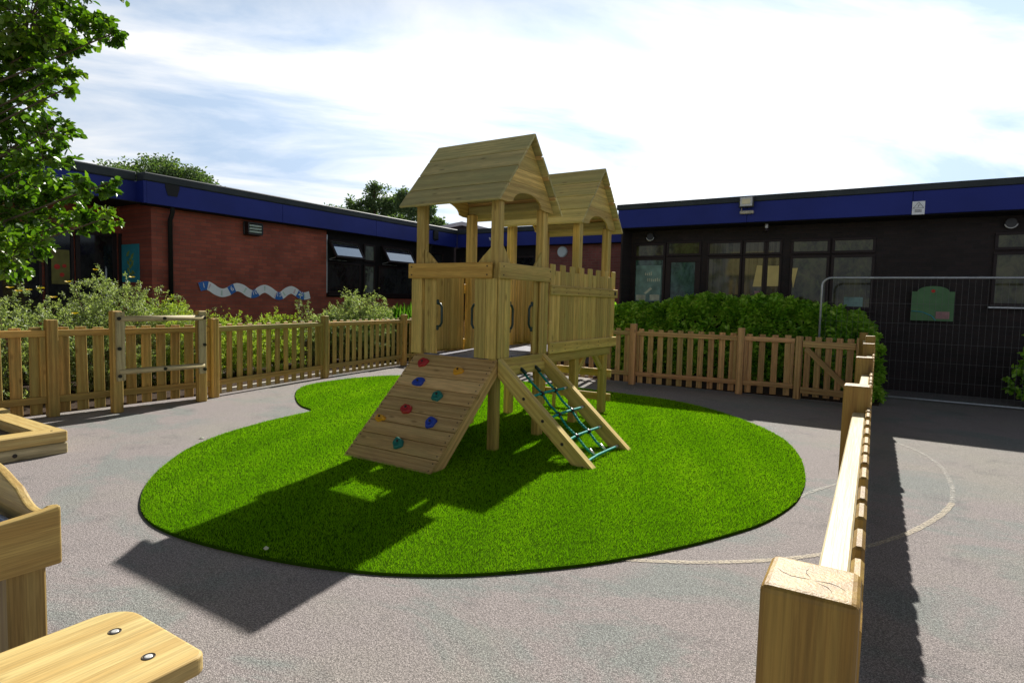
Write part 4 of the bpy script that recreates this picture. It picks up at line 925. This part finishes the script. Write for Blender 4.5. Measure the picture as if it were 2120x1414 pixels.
# ================================================================ FENCES
def fence(name, posts, side, label, mat, H=1.15, rail_top=1.03, picket_top=1.06, pw=.10, gap=.075, post_w=.112, stiles=True, group=None, skip_last=False, picket_z0=.035, low_rail=(.165, .245), rail_h=.078, post_mat=None, rail_mat=None):
    """posts: list of (x,y). side +1: pickets to the right of the walking direction"""
    t = thing(name, (posts[0][0], posts[0][1], 0), label, 'fence', group)
    M_ = M[mat]
    for i, (x, y) in enumerate(posts):
        if skip_last and i == len(posts) - 1: continue
        j = min(i, len(posts) - 2); d = (Vector(posts[j + 1]) - Vector(posts[j])).normalized(); rot = Matrix(((d.x, -d.y, 0), (d.y, d.x, 0), (0, 0, 1)))
        hp = post_w / 2; b = MB(); b.prism([(-hp, -hp), (hp, -hp), (hp, hp), (-hp, hp)], lambda a_, b_, t_: (x + d.x * a_ - d.y * b_, y + d.y * a_ + d.x * b_, t_), 0, H + (random.uniform(-.006, .006) if i else 0), gax=2); o = b.build('post', M[post_mat or mat], t)
        bv = o.modifiers.new('rounded', 'BEVEL'); bv.width = .010; bv.segments = 3; bv.limit_method = 'ANGLE'; bv.angle_limit = R_(30)
    for i in range(len(posts) - 1):
        a, c_ = Vector((*posts[i], 0)), Vector((*posts[i + 1], 0)); d = (c_ - a).normalized(); L = (c_ - a).length; nr = Vector((d.y, -d.x, 0)) * side
        hw = post_w / 2
        for z0, z1 in ((rail_top - rail_h, rail_top), low_rail):
            b = MB(); b.beam(a + d * hw + nr * .012 + Vector((0, 0, (z0 + z1) / 2)), c_ - d * hw + nr * .012 + Vector((0, 0, (z0 + z1) / 2)), .05, z1 - z0, bev=.004); b.build('rail', M[rail_mat] if (rail_mat and z1 > .5) else M_, t)
        if stiles:
            for s_ in (hw + .03, L - hw - .03):
                b = MB(); p = a + d * s_ + nr * .012; b.box((p.x, p.y, (low_rail[1] + rail_top - rail_h) / 2), (.055, .046, rail_top - rail_h - low_rail[1] - .004), rot=Matrix(((d.x, -d.y, 0), (d.y, d.x, 0), (0, 0, 1))), bev=.003); b.build('stile', M_, t)
        n_ = max(1, round((L - 2 * hw - gap * .7) / (pw + gap))); pitch = (L - 2 * hw - gap * .7 + gap) / n_; st = hw + gap * .35
        for k_ in range(n_):
            p = a + d * (st + pw / 2 + k_ * pitch) + nr * .049; zt = picket_top + random.uniform(-.006, .006)
            b = MB(); b.box((p.x, p.y, (picket_z0 + zt) / 2), (pw + random.uniform(-.005, .005), .021, zt - picket_z0), rot=Matrix(((d.x, -d.y, 0), (d.y, d.x, 0), (0, 0, 1))) @ Matrix.Rotation(random.gauss(0, .006), 3, 'Y'), bev=.006); b.build('picket', M_, t)
    return t
FG = 'wooden picket fence runs around the playground'
fence('picket_fence', [(-8.55, -1.3), (-8.45, .88), (-8.37, 3.03), (-8.27, 4.97)], -1, 'yellowish picket fence run behind the sandpit and the play frame at far left', 'wood_fence', H=1.155, pw=.118, gap=.062, group=FG)
fence('picket_fence', [(-8.27, 4.97), (-8.80, 7.43), (-9.22, 10.0), (-9.34, 10.72)], -1, 'sunlit picket fence run in front of the arching shrubs, left of the tower', 'wood_fence', H=1.145, pw=.105, gap=.085, group=FG)
fence('picket_fence', [(-9.34, 10.72), (-7.55, 10.68), (-5.8, 10.66), (-4.06, 10.64), (-2.17, 10.77), (-1.28, 10.86)], -1, 'brown shaded picket fence run in front of the leafy hedge at the back', 'wood_brown', H=1.14, rail_top=1.0, picket_top=1.045, group=FG, skip_last=True)
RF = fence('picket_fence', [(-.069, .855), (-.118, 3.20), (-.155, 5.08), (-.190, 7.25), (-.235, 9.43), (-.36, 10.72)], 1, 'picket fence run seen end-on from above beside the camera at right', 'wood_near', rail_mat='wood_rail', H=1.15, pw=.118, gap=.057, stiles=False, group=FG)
near = (-.069, .855); NEAR_CHECKS = []
for (a0, r0_, r1_, l_) in ((-.12, .004, .040, 1), (1.75, .006, .034, 1), (3.05, .002, .046, 1), (5.5, .010, .036, 1)):
    b = MB(); p = [Vector((near[0] + r * math.cos(a0 + .25 * math.sin(r * 90)), near[1] - .008 + r * math.sin(a0 + .25 * math.sin(r * 90)), 1.1502)) for r in np.linspace(r0_, r1_, 5)]
    NEAR_CHECKS.append(p)
for p in NEAR_CHECKS:
    b = MB(); b.tube(p, [.0001, .00035, .00045, .0003, .0001], 5); b.build('drying_crack', M['screw'], RF)
# gate
gt = thing('gate', (-.85, 10.8, 0), 'ledged wooden gate with a diagonal brace at the end of the back fence', 'gate')
ga, gb = Vector((-1.24, 10.86, 0)), Vector((-.42, 10.74, 0)); gd = (gb - ga).normalized(); gn = Vector((gd.y, -gd.x, 0)) * -1; gL = (gb - ga).length
grot = Matrix(((gd.x, -gd.y, 0), (gd.y, gd.x, 0), (0, 0, 1)))
for s_, nm in ((-.03, 'post'), (gL + .03, 'post')):
    p = ga + gd * s_; b = MB(); b.box((p.x, p.y, .52 if s_ < 0 else .53), (.10, .09, 1.04 if s_ < 0 else 1.06), rot=grot, bev=.006); b.build(nm, M['wood_brown'], gt)
for z in (.92, .16):
    b = MB(); b.beam(ga + gd * .03 - gn * .02 + Vector((0, 0, z)), gb - gd * .03 - gn * .02 + Vector((0, 0, z)), .04, .10); b.build('rail', M['wood_brown'], gt)
b = MB(); b.beam(ga + gd * .08 - gn * .026 + Vector((0, 0, .85)), gb - gd * .10 - gn * .026 + Vector((0, 0, .25)), .03, .085); b.build('brace', M['wood_brown'], gt)
for k_ in range(5):
    p = ga + gd * (.10 + k_ * .155) + gn * .012; b = MB(); b.box((p.x, p.y, .55), (.095, .02, .98), rot=grot); b.build('picket', M['wood_brown'], gt)
b = MB(); p = gb + gd * .10; b.box((p.x, p.y, .90), (.05, .04, .13), bev=.01); b.cyl((p.x, p.y - .03, .86), (0, 1, 0), .025, .04); b.build('latch', M['galv'], gt)

# ================================================================ PLAY FRAME (clear painting panel)
pf = thing('painting_frame', (-8.06, 4.12, 0), 'wooden frame with a clear painting panel standing before the left fence', 'play panel')
for y in (3.60, 4.68):
    b = MB(); b.b2(-8.14, -8.03, y - .055, y + .055, 0, 1.265, bev=.01); b.build('post', M['wood_fence'], pf)
for z in (1.17, .51):
    b = MB(); b.tube([(-8.02, 3.60, z), (-8.02, 4.68, z)], .036, 14, tint=.2); b.build('rail', M['wood_grey'], pf)
for y in (3.62, 4.66):
    b = MB(); b.prism([(-.045, .40), (.045, .40), (.05, .44), (.05, 1.22), (.045, 1.25), (-.045, 1.25), (-.05, 1.22), (-.05, .44)], lambda a, c, t: (-8.0 + t, y + a, c), -.028, -.002, gax=1); b.build('side_plate', M['wood_grey'], pf)
b = MB(); b.b2(-8.036, -8.030, 3.66, 4.62, .50, 1.18, bev=.001); b.build('clear_panel', M['clear'], pf)
b = MB()
for (y, z) in [(y, z) for y in (3.60, 4.68) for z in (.46, .80, 1.17)] + [(4.14, 1.17), (4.14, .51)]:
    b = MB(); b.cyl((-7.995 if y != 4.14 else -7.985, y, z), (1, 0, 0), .021, .03, 12); b.build('bolt', M['black'], pf)

# ================================================================ SANDPIT
spt = thing('sandpit', (-7.1, 1.4, 0), 'low square sandpit of stacked pale sleepers at the left edge', 'sandpit')
b = MB(); b.b2(-8.0, -6.38, .25, .45, 0.0, .205, bev=.01); b.build('sleeper', M['wood_pale'], spt)
for z0, z1, m_ in ((0, .103, 'wood_grey'), (.107, .213, 'wood_pale')):
    b = MB(); b.b2(-6.58, -6.38, .455, 2.42, z0, z1, bev=.010); b.build('sleeper', M[m_], spt)
    b = MB(); b.b2(-7.84, -6.585, 2.22, 2.42, z0, z1 - .004, bev=.010); b.build('sleeper', M[m_], spt)
    b = MB(); b.b2(-8.04, -7.845, .455, 2.46, z0, z1 + .01, bev=.010); b.build('sleeper', M[m_], spt)
b = MB(); b.b2(-7.84, -6.59, .46, 2.215, 0.0, .12, bev=0); b.build('sand', M['sand'], spt)
b = MB(); b.cyl((-6.378, 2.02, .052), (1, 0, 0), .018, .008, 12); b.cyl((-6.45, 2.32, .214), (0, 0, 1), .010, .004, 10); b.build('bolt', M['screw'], spt)

# ================================================================ TROUGH
tr = thing('sand_water_table', (-2.5, .2, 0), 'raised wooden trough with wavy sides and a blue grey tray at left', 'play table')
def wav(pts, fn, t0, t1, name='side_board'):
    b = MB(); b.prism(pts, fn, t0, t1); o = b.build(name, M['wood_trough'], tr)
    bv = o.modifiers.new('bevel', 'BEVEL'); bv.width = .008; bv.segments = 3; bv.limit_method = 'ANGLE'; bv.angle_limit = R_(40)
    return o
def zy(y): return .85 - .032 * (1 - math.cos((.775 - y) / 1.15 * 2 * math.pi)) / 1.0 if False else .85 - .035 * math.sin(min(max((.775 - y) / 1.2, 0), 1) * math.pi) ** .8
ysq = np.linspace(.775, -.42, 24)
wav([(.775, .668)] + [(y, zy(y)) for y in ysq] + [(-.42, .668)], lambda a, c, t: (t, a, c), -2.13, -2.10)
wav([(.775, .668)] + [(y, zy(y)) for y in ysq] + [(-.42, .668)], lambda a, c, t: (t, a, c), -3.10, -3.07)
def zx(x):
    s_ = (x + 3.07) / .94; s_ = min(s_, 1 - s_) * 2  # 0 at the ends, 1 mid
    return .85 - .040 * math.sin(min(s_ / .5, 1) * math.pi) + (.055 * (0.5 - .5 * math.cos(max(s_ - .35, 0) / .65 * math.pi)))
xs = np.linspace(-3.068, -2.132, 40)
wav([(-3.068, .668)] + [(x, zx(x)) for x in xs] + [(-2.132, .668)], lambda a, c, t: (a, t, c), .745, .775)
wav([(-3.068, .668)] + [(x, zx(x)) for x in xs] + [(-2.132, .668)], lambda a, c, t: (a, t, c), -.42, -.39)
for x in (-2.185, -3.01):
    for y in (.70, -.34):
        b = MB(); b.b2(x - .05, x + .05, y - .052, y + .045, 0, .80, bev=.006); b.build('leg', M['wood_trough'], tr)
b = MB(); b.b2(-3.06, -2.14, -.38, .735, .700, .715, bev=.002)
b.tube([(-3.03, -.35, .765), (-2.17, -.35, .765), (-2.17, .71, .765), (-3.03, .71, .765)], .014, 8, closed=True)
b.build('tray', M['tray'], tr)
b = MB(); b.tube([(-2.33, .30, .735), (-2.33, .62, .735), (-2.5, .66, .735)], .03, 12); b.b2(-2.9, -2.4, .1, .5, .716, .74, bev=.01); b.build('tray_insert', M['white'], tr)

# ================================================================ BENCH
bn = thing('bench', (-1.58, 0, 0), 'pale smooth pine bench end with two recessed bolts at the bottom left', 'bench')
x0, x1, y0, y1, r = -1.785, -1.375, -.75, .805, .085
rc = []
for cx_, cy_, a0 in ((x1 - .03, y1 - .03, 0), (x0 + r, y1 - r, 90), (x0 + r, y0 + r, 180), (x1 - r, y0 + r, 270)):
    rr = .03 if a0 == 0 else r
    rc += [(cx_ + rr * math.cos(R_(a0 + q * 11.25)), cy_ + rr * math.sin(R_(a0 + q * 11.25))) for q in range(9)]
b = MB(); b.prism(rc, lambda a, c, t: (a, c, t), .572, .620, gax=1, tint=.1); o = b.build('seat', M['wood_pale'], bn)
bv = o.modifiers.new('bevel', 'BEVEL'); bv.width = .008; bv.segments = 3; bv.limit_method = 'ANGLE'; bv.angle_limit = R_(50)
b = MB(); b.b2(-1.76, -1.42, .66, .75, 0, .570, bev=.006); b.build('leg', M['wood_pale'], bn)
b = MB(); b.b2(-1.76, -1.42, -.7, -.61, 0, .570, bev=.006); b.build('leg', M['wood_pale'], bn)
b = MB(); b.b2(-1.45, -1.385, -.6, .70, .50, .568, bev=.006); b.build('bearer', M['wood_pale'], bn)
for (x, y) in ((-1.658, .722), (-1.475, .715)):
    b = MB(); b.tube([(x + .0145 * math.cos(a), y + .0145 * math.sin(a),   .6206) for a in np.linspace(0, 6.283, 25)[:-1]], .0011, 6, closed=True); b.cyl((x, y, .6203), (0, 0, 1), .0125, .001, 20); b.build('bolt_recess', M['screw'], bn)
    b = MB(); b.tube([(x, y, .6205), (x, y, .6217), (x, y, .6224)], [.0098, .0090, .006], 14); b.build('bolt', M['zinc'], bn)

# ================================================================ TEMPORARY FENCE
tf = thing('mesh_barrier', (.6, 12, 0), 'galvanised wire mesh site barrier standing before the right building', 'barrier')
b = MB(); xr = 2.42
pts = [(-1.09, 12, .05), (-1.09, 12, 1.9)] + [(-1.09 + .15 - .15 * math.cos(a), 12, 1.9 + .15 * math.sin(a)) for a in np.linspace(.2, 1.57, 6)] + [(xr - .15 + .15 * math.sin(a), 12, 1.9 + .15 * math.cos(a)) for a in np.linspace(0, 1.4, 6)] + [(xr, 12, 1.9), (xr, 12, .05)]
b.tube(pts, .019, 10); b.tube([(-1.07, 12, .04), (xr - .02, 12, .04)], .016, 8); b.build('frame', M['galv'], tf)
b = MB()
for x in np.arange(-1.0, xr, .0835): b.tube([(x, 12, .04), (x, 12, 2.03)], .0016, 5, caps=False)
for z in (.35, .66, .97, 1.29, 1.62): b.tube([(-1.08, 12.004, z), (xr - .01, 12.004, z)], .0019, 5, caps=False)
b.build('wire_mesh', M['wire'], tf)
b = MB()
for x in (-1.09, xr): b.box((x, 12, .035), (.20, .55, .10), bev=.02)
b.build('foot_block', M['black'], tf)

# ================================================================ PLANTS
def twigs(b, base, tips, r=.006):
    for t in tips:
        m_ = (Vector(base) + Vector(t)) / 2 + Vector((random.uniform(-.06, .06), random.uniform(-.06, .06), .08)); b.tube([base, tuple(m_), tuple(t)], [r, r * .7, r * .35], 5, caps=False)
def arch_sprays(base, n, L, H, spread, lean=(0, 0)):
    """arching stems; returns (stem point lists)"""
    out = []
    for _ in range(n):
        a = random.uniform(0, 6.283); s_ = random.uniform(.4, 1) * spread; h = H * random.uniform(.75, 1.1); bx = base[0] + random.uniform(-.15, .15); by = base[1] + random.uniform(-.15, .15)
        pts = []
        for q in range(9):
            t = q / 8; pts.append(Vector((bx + (math.cos(a) * s_ + lean[0]) * t ** 1.3, by + (math.sin(a) * s_ + lean[1]) * t ** 1.3, base[2] + h * (1.65 * t - .75 * t * t))))
        out.append(pts)
    return out
def spray_leaves(stems, per, L):
    P, D, Nn = [], [], []
    for st_ in stems:
        for _ in range(per):
            t = random.random() ** .8 * 7.99; i = int(t); p = st_[i].lerp(st_[i + 1], t - i); d = (st_[i + 1] - st_[i]).normalized()
            q = rdir(1)[0]; P.append(p); D.append(np.array(d) * .7 + q); Nn.append(rdir(1)[0] + np.array([0, 0, 1.0]))
    return np.array([tuple(p) for p in P]), np.array(D), np.array(Nn)
def shrub(name, label, cat, blobs, n, mat, L, W, group=None, stems=None, per=26, flowers=0, spray_mat=None, up=.5, sh=(.07, .18)):
    c0 = blobs[0][0]; t = thing(name, (c0[0], c0[1], 0), label, cat, group)
    Ps, Ds = [], []; vol = [b_[1][0] * b_[1][1] * b_[1][2] for b_ in blobs]; tv = sum(v ** .7 for v in vol); b = MB()
    for (c, rd_), v in zip(blobs, vol):
        # clumps of leaves on many short shoots
        m_ = int(n * v ** .7 / tv); ns = m_ // 22; p0, d0_ = blob(c, rd_, ns, .35, .2)
        for p, d in zip(p0, d0_):
            if p[2] < .05: continue
            dr = Vector(d) * .6 + Vector(rdir(1)[0]) * .5 + Vector((0, 0, up * 1.3)); dr.normalize(); ln_ = random.uniform(*sh)
            tt_ = rng.random(22); q = np.asarray(p) + np.outer(tt_ * ln_, np.array(dr)) + rng.normal(0, .012, (22, 3)); q[:, 2] -= tt_ ** 2 * .04
            Ps.append(q); Ds.append(np.array(dr) * .6 + rdir(22))
    P, D = np.concatenate(Ps), np.concatenate(Ds); NN_ = rdir(len(P)) * .8 + np.array([0, 0, 1.0])
    for (c, rd_) in blobs: twigs(b, (c[0], c[1], .02), [(c[0] + random.uniform(-.8, .8) * rd_[0], c[1] + random.uniform(-.8, .8) * rd_[1], c[2] + random.uniform(-.2, .8) * rd_[2]) for _ in range(10)], .011)
    if stems:
        st_ = []
        for s_ in stems: st_ += arch_sprays(*s_)
        for q in st_: b.tube([tuple(x) for x in q], [.006 * (1 - .09 * i) for i in range(9)], 5, caps=False)
        P2, D2, N2 = spray_leaves(st_, per, L); P = np.concatenate([P, P2]); D = np.concatenate([D, D2]); NN_ = np.concatenate([NN_, N2])
    m_ = len(P); cl = np.sin(P[:, 0] * 7) * np.sin(P[:, 1] * 6 + 1) * np.sin(P[:, 2] * 8)
    leaves('foliage', P, D, NN_, L * rng.uniform(.6, 1.25, m_), W * rng.uniform(.7, 1.2, m_), M[mat], t, tint=np.clip(.5 + .28 * cl + rng.normal(0, .2, m_), 0, 1))
    b.build('stems', M['twig'], t)
    for _ in range(flowers):
        c, rd_ = random.choice(blobs); a = random.uniform(0, 6.28); e = random.uniform(.25, 1.3)
        p = (c[0] + rd_[0] * math.cos(a) * math.cos(e), c[1] + rd_[1] * math.sin(a) * math.cos(e), c[2] + rd_[2] * math.sin(e) * 1.12 + .04); nf = 9
        leaves('flower', np.array([p] * nf), np.array([(math.cos(k_ * .7), math.sin(k_ * .7), .3) for k_ in range(nf)]), np.array([(.5, -.5, 1.0)] * nf) + rdir(nf) * .4, .05, .026, M['petal'], t)
    return t
shrub('shrub', 'grey green shrub with yellow flowers at the far left behind the fence', 'shrub', [((-9.7, 1.9, .65), (.80, .95, .80)), ((-9.75, 3.1, .66), (.80, .80, .80)), ((-9.5, .6, .6), (.7, .8, .7))], 64000, 'leaf_silver', .042, .017, flowers=34)
shrub('shrub', 'tall silvery shrub with arching tips behind the clear painting panel', 'shrub', [((-10.2, 4.45, .75), (.85, .75, .98)), ((-10.0, 5.3, .6), (.7, .6, .72)), ((-9.6, 4.2, .5), (.5, .6, .6))], 66000, 'leaf_silver', .040, .015, stems=[((-10.1, 4.7, .7), 14, 0, 1.0, .7), ((-9.9, 5.5, .6), 10, 0, .72, .7)], flowers=6)
shrub('shrub', 'bright yellow green feathery shrub leaning to the right of the silvery one', 'shrub', [((-9.75, 5.15, .62), (.5, .5, .74)), ((-9.75, 5.65, .5), (.4, .4, .60))], 26000, 'leaf_lime', .038, .011, stems=[((-9.7, 5.5, .5), 14, 0, .8, .7)])
shrub('shrub', 'low yellow green arching shrub in front of the number line', 'shrub', [((-10.0, 6.5, .5), (.55, .6, .60)), ((-10.2, 7.4, .5), (.55, .55, .62))], 28000, 'leaf_lime', .042, .013, stems=[((-10.0, 6.1, .5), 12, 0, .62, .75, (0, -.2)), ((-10.2, 7.3, .4), 10, 0, .65, .6)])
shrub('shrub', 'wispy upright shrub with thin brownish tips between the low shrubs', 'shrub', [((-10.2, 8.2, .5), (.35, .4, .58))], 4500, 'leaf_silver', .045, .014, stems=[((-10.2, 8.05, .4), 12, 0, 1.15, .42)], per=34, spray_mat='leaf_lime')
shrub('shrub', 'rounded silvery green shrub below the open vents left of the tower', 'shrub', [((-10.55, 9.9, .72), (.75, .8, .80)), ((-10.4, 9.0, .6), (.55, .5, .62)), ((-10.5, 10.8, .6), (.5, .5, .62))], 60000, 'leaf_silver', .045, .018, stems=[((-10.6, 9.9, .8), 14, 0, .98, .75)])
# bladed plant
ir = thing('iris_clump', (-10.5, 11.5, 0), 'clump of bright green upright blades beside the tower at the fence', 'plant')
n = 900; P = np.column_stack([rng.normal(-10.5, .28, n), rng.uniform(10.9, 13.0, n), np.full(n, .03)]); D = np.column_stack([rng.normal(0, .22, n), rng.normal(0, .22, n), np.ones(n)])
leaves('blades', P, D, rdir(n), rng.uniform(.9, 1.42, n), .04, M['blade'], ir, fold=.12)
# hedge behind the back fence
hg = thing('hedge', (-2.8, 12.6, 0), 'broad leafy green hedge between the back fence and the classroom windows', 'hedge')
n = 34000
X = rng.uniform(-5.25, -.30, n); Yh = rng.uniform(0, 1, n); top = np.interp(X, [-5.3, -4.9, -4.3, -3.9, -3.3, -2.6, -2.0, -1.4, -.9, -.5, -.15], [1.38, 1.46, 1.42, 1.58, 1.66, 1.62, 1.66, 1.56, 1.45, 1.36, 1.05])
top = top - .04 + .07 * np.sin(X * 9) * np.sin(Yh * 7) + .04 * np.sin(X * 23 + 2); wdt = .42 + .10 * np.sin(X * 5) + .05 * np.sin(X * 13)
th = rng.uniform(-.25, math.pi * .6, n); sh = .72 + .28 * rng.random(n) ** .5
Yf = 12.72 - np.cos(th) * (wdt + .05) * sh; Zf = np.where(th > 0, .85 * top + np.sin(th) * .17 * top * sh, rng.uniform(.05, .9, n) * top * .95)
k = rng.random(n) < .20; Zf = np.where(k, rng.uniform(.06, .9, n) * top, Zf); Yf = np.where(k, 12.70 - (wdt + .06) * (.7 + .3 * rng.random(n)) * (1 + .08 * np.sin(X * 17 + Zf * 9)), Yf)
P = np.column_stack([X, Yf, Zf]); D = np.column_stack([rng.normal(0, .8, n), rng.normal(-.5, .6, n), rng.normal(.1, .5, n)]); Nn = np.column_stack([rng.normal(0, .45, n), rng.normal(-.35, .4, n), np.ones(n)])
leaves('foliage', P, D, Nn, rng.uniform(.08, .14, n), rng.uniform(.05, .08, n), M['leaf_hedge'], hg, tint=np.clip(.5 + .25 * np.sin(X * 8) * np.sin(Zf * 11) + rng.normal(0, .2, n), 0, 1))
b = MB()
for x in np.arange(-5.1, -.2, .16):
    y = 12.7 + random.uniform(-.2, .2); twigs(b, (x, y, .02), [(x + random.uniform(-.3, .3), y + random.uniform(-.3, .2), random.uniform(1.0, 1.5)) for _ in range(2)], .012)
b.build('stems', M['twig'], hg)
shrub('shrub', 'small leafy shrub beyond the gate at the end of the hedge', 'shrub', [((-.19, 11.3, .52), (.10, .2, .60))], 2000, 'leaf_hedge', .08, .045, sh=(.03, .08))
shrub('shrub', 'dark green shrub at the right edge behind the mesh barrier', 'shrub', [((2.25, 12.55, .5), (.5, .35, .68))], 7000, 'leaf_hedge', .09, .05)

# foreground tree at left
CL = [(-6.28, 2.18, 3.81, 0.45), (-6.85, 2.69, 4.15, 0.3), (-6.51, 2.79, 4.02, 0.2), (-5.84, 2.59, 3.7, 0.12), (-6.86, 2.23, 3.71, 0.4), (-6.51, 2.4, 3.7, 0.3), (-6.56, 2.61, 3.79, 0.15), (-7.06, 2.44, 3.56, 0.35), (-5.99, 2.27, 3.29, 0.18), (-5.84, 2.28, 3.17, 0.08), (-7.26, 2.35, 3.34, 0.3), (-6.57, 2.3, 3.22, 0.1), (-7.08, 2.36, 3.09, 0.25), (-5.92, 2.17, 2.81, 0.2), (-6.35, 2.43, 2.93, 0.12), (-7.09, 2.28, 2.81, 0.35), (-6.22, 2.23, 2.62, 0.25), (-7.19, 2.46, 2.53, 0.35), (-6.86, 2.61, 2.44, 0.22), (-5.63, 2.35, 2.35, 0.17), (-5.51, 2.42, 2.39, 0.1), (-6.83, 2.19, 2.28, 0.35), (-7.01, 2.54, 2.21, 0.28), (-6.09, 2.46, 2.15, 0.2), (-5.7, 2.5, 2.13, 0.12), (-6.52, 2.22, 1.93, 0.25), (-6.17, 1.96, 1.81, 0.25), (-6.4, 2.03, 1.62, 0.1), (-7.22, 1.93, 3.63, 0.6), (-7.43, 1.79, 2.78, 0.7), (-6.86, 1.79, 2.1, 0.6), (-6.81, 2.0, 4.38, 0.7), (-6.28, 2.33, 4.47, 0.6), (-6.13, 2.71, 4.49, 0.3), (-7.57, 1.55, 3.98, 0.8), (-7.23, 1.51, 4.64, 0.8), (-7.67, 2.28, 5.65, 0.7)]
tt = thing('tree', (-8.9, 1.3, 0), 'large leafy tree whose branches reach in at the top left', 'tree')
b = MB(); b.tube([(-8.9, 1.3, 0), (-8.88, 1.32, 1.2), (-8.75, 1.4, 2.6), (-8.6, 1.5, 4.0), (-8.4, 1.7, 5.6), (-8.1, 1.9, 7)], [.19, .16, .14, .12, .09, .05], 12); b.build('trunk', M['bark'], tt)
b = MB(); Ps, Ds, Ts = [], [], []
for (x, y, z, r) in CL:
    s0 = Vector((-8.75 + .03 * z, 1.35 + .05 * z, max(z - 1.1, 1.0))); e = Vector((x, y, z)); md = s0.lerp(e, .55) + Vector((0, 0, .12)); far = e - (s0 - e).normalized() * r * .3
    b.tube([tuple(s0), tuple(md), tuple(e), tuple(far)], [.016, .010, .006, .003], 6, caps=False)
    m_ = max(50, int(2900 * r ** 1.65)); nb = max(4, int(m_ / 14)); tips = []
    for _ in range(nb):
        d = rdir(1)[0]; d[2] *= .75; tp = e + Vector(d) * r * random.uniform(.5, 1.15); st_ = e + Vector(d) * r * .15 + Vector((0, 0, -.03)); b.tube([tuple(st_), tuple(tp)], [.0045, .0018], 4, caps=False)
        for q in range(14):
            t_ = random.uniform(.25, 1.05); p = st_.lerp(tp, t_); Ps.append(tuple(p)); Ds.append(tuple(Vector(d) * .7 + Vector(rdir(1)[0]) * .9 + Vector((0, 0, -.15)))); Ts.append(.5 + .2 * math.sin(x * 9 + z * 7))
b.build('branches', M['bark'], tt)
Ps, Ds, Ts = np.array(Ps), np.array(Ds), np.array(Ts); m_ = len(Ps)
leaves('foliage', Ps, Ds, rdir(m_) * .9 + np.array([0, 0, 1.0]), rng.uniform(.045, .085, m_), rng.uniform(.032, .055, m_), M['leaf_tree'], tt, tint=np.clip(Ts + rng.normal(0, .22, m_), 0, 1), fold=.2)

# distant trees
def far_tree(label, base, crowns, n, L, group='trees beyond the buildings'):
    t = thing('tree', (base[0], base[1], 0), label, 'tree', group)
    zc = min(c[0][2] for c in crowns)
    b = MB(); b.tube([(base[0], base[1], 0), (base[0] + .1, base[1], zc * .5), (base[0], base[1], zc)], [.32, .26, .18], 10); b.build('trunk', M['bark'], t)
    b = MB(); Ps, Ds = [], []; tv = sum(np.prod(c[1]) ** .7 for c in crowns)
    for c, rd_ in crowns:
        e = Vector(c); b.tube([(base[0], base[1], zc * .8), tuple(Vector((base[0], base[1], zc)).lerp(e, .5)), tuple(e + Vector((0, 0, rd_[2] * .7)))], [.13, .08, .03], 6, caps=False)
        nc = 14; per = int(n * np.prod(rd_) ** .7 / tv / nc)
        for _ in range(nc):
            d = rdir(1)[0]; cc = e + Vector(d * np.array(rd_) * random.uniform(.45, .85)); sz = np.array(rd_) * random.uniform(.28, .5)
            b.tube([tuple(e), tuple(cc)], [.05, .02], 4, caps=False)
            p, dd = blob(tuple(cc), sz, per, .35, .3); Ps.append(p); Ds.append(dd)
    b.build('branches', M['bark'], t); P, D = np.concatenate(Ps), np.concatenate(Ds); m_ = len(P)
    leaves('foliage', P, D * .6 + rdir(m_), rdir(m_) + np.array([0, 0, .8]), L * rng.uniform(.6, 1.3, m_), L * .6 * rng.uniform(.7, 1.2, m_), M['leaf_far'], t)
far_tree('broad round topped green tree behind the left building', (-36.2, 18.1), [((-36.2, 18.1, 8.0), (2.6, 2.4, 1.6)), ((-38.2, 16.7, 7.6), (1.9, 1.7, 1.1)), ((-34.3, 19.2, 7.7), (1.7, 1.6, 1.1)), ((-33.3, 19.8, 7.3), (1.1, 1.1, .8)), ((-36, 18.2, 6.4), (3, 3, 1.4))], 26000, .17)
far_tree('open crowned tree showing sky through its leaves, left of the tower roof', (-29.6, 29.2), [((-29.7, 29.2, 8.2), (1.0, 1.0, 1.0)), ((-30.7, 28.5, 7.5), (.75, .75, .75)), ((-28.9, 29.8, 7.6), (1.0, 1.0, .9)), ((-29.9, 29.0, 6.9), (1.5, 1.3, .9)), ((-28.6, 29.9, 6.7), (1.1, 1.1, .8))], 9000, .17)
far_tree('darker tree half hidden behind the tower roof', (-26.2, 29.2), [((-26.6, 28.9, 7.7), (.9, .9, 1.1)), ((-25.6, 29.3, 7.0), (.9, .9, 1.0)), ((-26.4, 29.0, 6.3), (1.4, 1.2, .9)), ((-25.0, 29.7, 6.1), (.8, .8, .6))], 9000, .17)
far_tree('small tip of a green tree just above the left roof line', (-35.8, 31.2), [((-35.8, 31.2, 7.6), (1.2, 1.2, .75)), ((-34.9, 31.9, 7.4), (.9, .9, .5))], 3500, .18)

# small litter
def litter(name, p, r, mat, label, cat):
    b = MB(); n1 = 7; V = [(p[0] + r * (1 + .3 * math.sin(i * 2.1)) * math.cos(i * .9), p[1] + r * math.sin(i * .9), p[2] + .004 + .006 * (i % 2)) for i in range(n1)] + [(p[0], p[1], p[2] + .022)]
    b._add(V, [[i, (i + 1) % n1, n1] for i in range(n1)], [(0, 0, 0)] * 8, .5); tag(b.build(name, M[mat]), label, cat)
litter('leaf', (-2.97, 2.09, .04), .016, 'poster_cream', 'dry pale leaf on the shaded grass near its front edge', 'leaf')
litter('leaf', (-5.98, 3.46, .001), .025, 'poster_cream', 'small pale leaf on the asphalt left of the grass', 'leaf')
for q in range(0):
    pass
